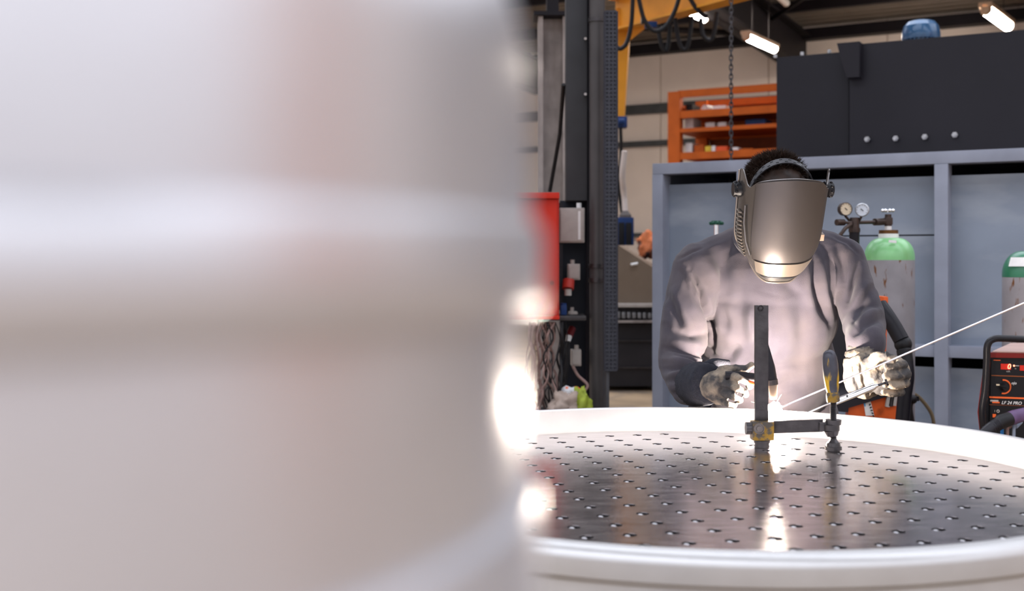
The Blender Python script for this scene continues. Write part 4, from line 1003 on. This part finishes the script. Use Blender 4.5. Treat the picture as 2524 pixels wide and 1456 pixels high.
for s in (-1, 1):
    c = mpt(s*.97, .13, 0); ax = R_mask @ Vector((s, 0, 0))
    m = MB().cyl(c-ax*.006, c+ax*.016, .021, .018, 16)
    for k in range(8):
        a = 2*PI*k/8; m.ball(c+ax*.010+R_mask @ Vector((0, math.cos(a)*.018, math.sin(a)*.018)), .0045, 8)
    m.build('tightening_knob', blackp, mask); kb.append(c)
# headband: perforated strap over the hair
pts = []
for i in range(25):
    a = PI*i/24; q = Vector((-.091*math.cos(a), -.035+.048*math.sin(a), .022+.095*math.sin(a)**.9))
    pts.append(q)
m = MB(); sec = []
for i, q in enumerate(pts):
    wv = Vector((0, .85, -.15)).normalized()*(.0105); out = Vector((q.x, q.y*.6, q.z)).normalized()*.0018
    tip = .35+.65*math.sin(PI*i/24)
    sec.append([m.bm.verts.new(H(*(q+a_))) for a_ in (wv*tip+out, wv*tip-out, -wv*tip-out, -wv*tip+out)])
for a_r, b_r in zip(sec[:-1], sec[1:]):
    for k in range(4): m.bm.faces.new([a_r[k], a_r[(k+1) % 4], b_r[(k+1) % 4], b_r[k]])
m.bm.faces.new(sec[0]); m.bm.faces.new(sec[-1][::-1])
hb = m.build('headband', M('bandgrey', (.035, .034, .038), .4, 0, .1, 30), mask, 30)
m = MB()
for i in range(3, 22):
    q = pts[i]; T_ = (pts[i+1]-pts[i-1]).normalized(); W_ = Vector((0, .85, -.15)).normalized(); N_ = T_.cross(W_).normalized(); W_ = N_.cross(T_)
    if N_.z < 0: N_ = -N_
    m.box(H(*(q+N_*.0017+W_*(.0048 if i % 2 else -.0048))), (.0075, .0028, .0012), R_head @ Matrix((T_, W_, N_)).transposed())
m.build('slots', M('slotblack', (.004, .004, .005), .6), mask)
m = MB()
for s, c in zip((-1, 1), kb): m.tube([c, H(s*.094, -.035, .02)], .005, 8)
m.build('hinge_arm', blackp, mask)
m = MB().box(mpt(.93, .62, .004), (.014, .02, .018), R_mask, .002); m.build('side_tab', ceramic, mask)

# ================================================================== TORCH, RODS, ARC
ARC = P(1910, 1006, 2.943)
t = thing('welding_torch', 'black welding torch with pale ceramic cup held in the left glove', 'torch', P(1880, 930, 2.93))
MB().tube(smooth_path([P(1788, 925, 2.95), P(1825, 925, 2.945), P(1860, 930, 2.94), P(1888, 935, 2.935)], 5), .0105, 14).build('handle', rubber, t)
MB().tube([P(1818, 933, 2.935), P(1845, 940, 2.93), P(1868, 948, 2.928)], .004, 8).build('orange_strip', orangeline, t)
m = MB().tube([P(1889, 845, 2.945), P(1893, 870, 2.942), P(1899, 905, 2.938), P(1903, 935, 2.936)], 0, 16, True, [.004, .0075, .0115, .0125]); m.build('back_cap', rubber, t)
MB().tube([P(1903, 935, 2.936), P(1905, 948, 2.936)], .0135, 16).build('collet', dark_steel, t)
MB().tube([P(1905, 948, 2.936), P(1906, 974, 2.936), P(1907, 984, 2.936)], 0, 16, True, [.0115, .0105, .008]).build('ceramic_cup', ceramic, t)
MB().tube([P(1907, 984, 2.936), P(1908, 1005, 2.935)], .0012, 6).build('electrode', chrome, t)
RB_ = P(2640, 697, 2.80); RA_ = P(1925, 1004, 2.925)
MB().tube([RA_, RA_.lerp(RB_, .33), RA_.lerp(RB_, .66), RB_], .0024, 10).build('filler_rod', hotrod, label='long thin bright filler rod passing through the right-hand glove', cat='rod')
t = thing('rod_clamp', 'slim chrome telescopic clamp rod slanting behind the clamp handle', 'rod', P(2060, 985, 2.88))
a, b = P(1945, 1037, 2.925), P(2048, 992, 2.885)
MB().tube([a, b], .0022, 8).build('thin_rod', chrome, t)
c0, c1 = P(2046, 996, 2.885), P(2152, 953, 2.862)
dv = Vector((0, -.002, .0048))
MB().tube([c0, c1, c1.lerp(P(2165, 948, 2.86), .9)], 0, 14, True, [.0075, .0085, .004]).build('barrel', chrome, t)
MB().tube([c0+dv*1.6, c1+dv*.9], .0035, 10).build('side_tube', chrome, t)
MB().tube([P(2150, 954, 2.862), P(2183, 943, 2.858)], .003, 8).build('stem', dark_steel, t)
m = MB().cyl(P(2183, 943, 2.858), P(2188, 941, 2.857), .0085, n=12); m.build('end_button', dark_steel, t)
m = MB().ball(P(2088, 976, 2.866), .0025, 10); m.build('pin', blackp, t)

# the arc itself and a few sparks
rnd = random.Random(5)
t_ = bmesh.new(); bmesh.ops.create_icosphere(t_, subdivisions=4, radius=.0140)
for v in t_.verts: v.co *= 1+.5*noise.noise(v.co*160)
m = MB(); m.merge(t_, Matrix.Translation(ARC) @ Matrix.Diagonal((1.15, 1, 1, 1)))
t = thing('welding_arc', 'blinding white welding arc at the inner edge of the ring', 'welding arc', ARC)
m.build('flame', arcm, t)
m = MB()
for x0_, y0_, x1_, y1_ in ((1884, 1000, 1852, 990), (1930, 1022, 1985, 1050), (1915, 990, 1926, 972), (1890, 1024, 1872, 1034)):
    m.tube([P(x0_, y0_, 2.93), P((x0_+x1_)/2, (y0_+y1_)/2-.6, 2.925), P(x1_, y1_, 2.92)], 0, 5, True, [.0005, .0004, .00015])
m.build('sparks', sparkm, t, kind='stuff')

# ================================================================== FOREGROUND VESSEL
FX, FYc, FR = -.193, .30, .2
fz = lambda py: CZ-(py-HY)/F*.3
t = thing('upright_vessel', 'shiny upright steel vessel very close and out of focus, filling the left half', 'vessel', (FX, FYc, 0))
prof = [(FR*.985, .02), (FR*.985, fz(1740)), (FR*.985, fz(1210))]
MB().lathe((FX, FYc, 0), [(FR*.975, .02), (FR*.975, fz(1225)), ], 128).build('lower_shell', steel_vessel, t) if False else None
MB().lathe((FX, FYc, 0), [(FR*.97, .02), (FR*1.0, .03), (FR*1.0, fz(1215)), (FR*.995, fz(1200)), (FR*.98, fz(1192))], 160).build('lower_flange', steel_vessel, t)
MB().lathe((FX, FYc, 0), [(FR*.978, fz(1196)), (FR*.978, fz(766))], 160).build('lower_shell', steel_vessel, t)
MB().lathe((FX, FYc, 0), [(FR*.97, fz(770)), (FR*.985, fz(768)), (FR*.999, fz(755)), (FR*1.004, fz(740)), (FR*1.004, fz(580)), (FR*.999, fz(560)), (FR*.985, fz(545)), (FR*.975, fz(540))], 160).build('middle_ring', steel_vessel, t)
hp = [(FR*.988, fz(549))]
for i in range(13):
    a = i/12*1.5; hp.append((FR*(.80+.188*math.cos(a)), fz(250)+.05*math.sin(a)))
hp += [(FR*.70, fz(250)+.056), (FR*.4, fz(250)+.075), (.001, fz(250)+.082)]
MB().lathe((FX, FYc, 0), hp, 160).build('domed_head', steel_vessel, t)

# ================================================================== out of view: brown pillar added as a vessel reflection, and right wall
struct('pillar_reflected', MB().bbox(6.6, 7.25, 4.7, 6.9, 0, 5.4, .02), reflect_brown)
struct('wall_right', MB().bbox(7.0, 7.15, 6.9, 20.2, 0, 5.6), wallm)

# ================================================================== LIGHTS
def plight(name, loc, e, col, r):
    l = bpy.data.lights.new(name, 'POINT'); l.energy = e; l.color = col; l.shadow_soft_size = r
    o = bpy.data.objects.new(name, l); o.location = loc; C.objects.link(o); return o


# ================================================================== WORLD
w = bpy.data.worlds.new('World'); sc.world = w; w.use_nodes = True; nt = w.node_tree
bg = nt.nodes['Background']; tc = nt.nodes.new('ShaderNodeTexCoord'); sx = nt.nodes.new('ShaderNodeSeparateXYZ')
nt.links.new(tc.outputs['Generated'], sx.inputs[0])
rp = nt.nodes.new('ShaderNodeValToRGB'); e = rp.color_ramp.elements      # overcast sky: brighter overhead than at the horizon
e[0].position = .0; e[0].color = (.70, .69, .72, 1); e[1].position = .6; e[1].color = (.76, .80, .90, 1)
nt.links.new(sx.outputs['Z'], rp.inputs[0]); nt.links.new(rp.outputs[0], bg.inputs['Color'])
mr = nt.nodes.new('ShaderNodeMapRange'); mr.inputs['From Min'].default_value = .05; mr.inputs['From Max'].default_value = .9
mr.inputs['To Min'].default_value = 1.25; mr.inputs['To Max'].default_value = 6.2
nt.links.new(sx.outputs['Z'], mr.inputs[0]); nt.links.new(mr.outputs[0], bg.inputs['Strength'])

# ================================================================== CAMERA
cam = bpy.data.cameras.new('camera'); co = bpy.data.objects.new('camera', cam); C.objects.link(co)
co.location = (0, 0, CZ); co.rotation_euler = (PI/2, 0, 0)
cam.sensor_width = 36; cam.lens = F/2524*36; cam.shift_y = (HY-728)/2524*1.0
cam.clip_start = .01; cam.clip_end = 400
cam.dof.use_dof = True; cam.dof.focus_distance = 3.15; cam.dof.aperture_fstop = cam.lens/1000/.0100
cam.dof.aperture_blades = 0
sc.camera = co
sc.view_settings.view_transform = 'Standard'; sc.view_settings.look = 'None'; sc.view_settings.gamma = 1; sc.view_settings.use_curve_mapping = False
sc.view_settings.exposure = -0.25
sc.cycles.use_denoising = True
sc.cycles.sample_clamp_indirect = 4.0
sc.cycles.max_bounces = 6
sc.cycles.use_adaptive_sampling = True
sc.cycles.adaptive_threshold = .02
for o in list(bpy.data.objects):
    if '_base' in o.keys(): del o['_base']
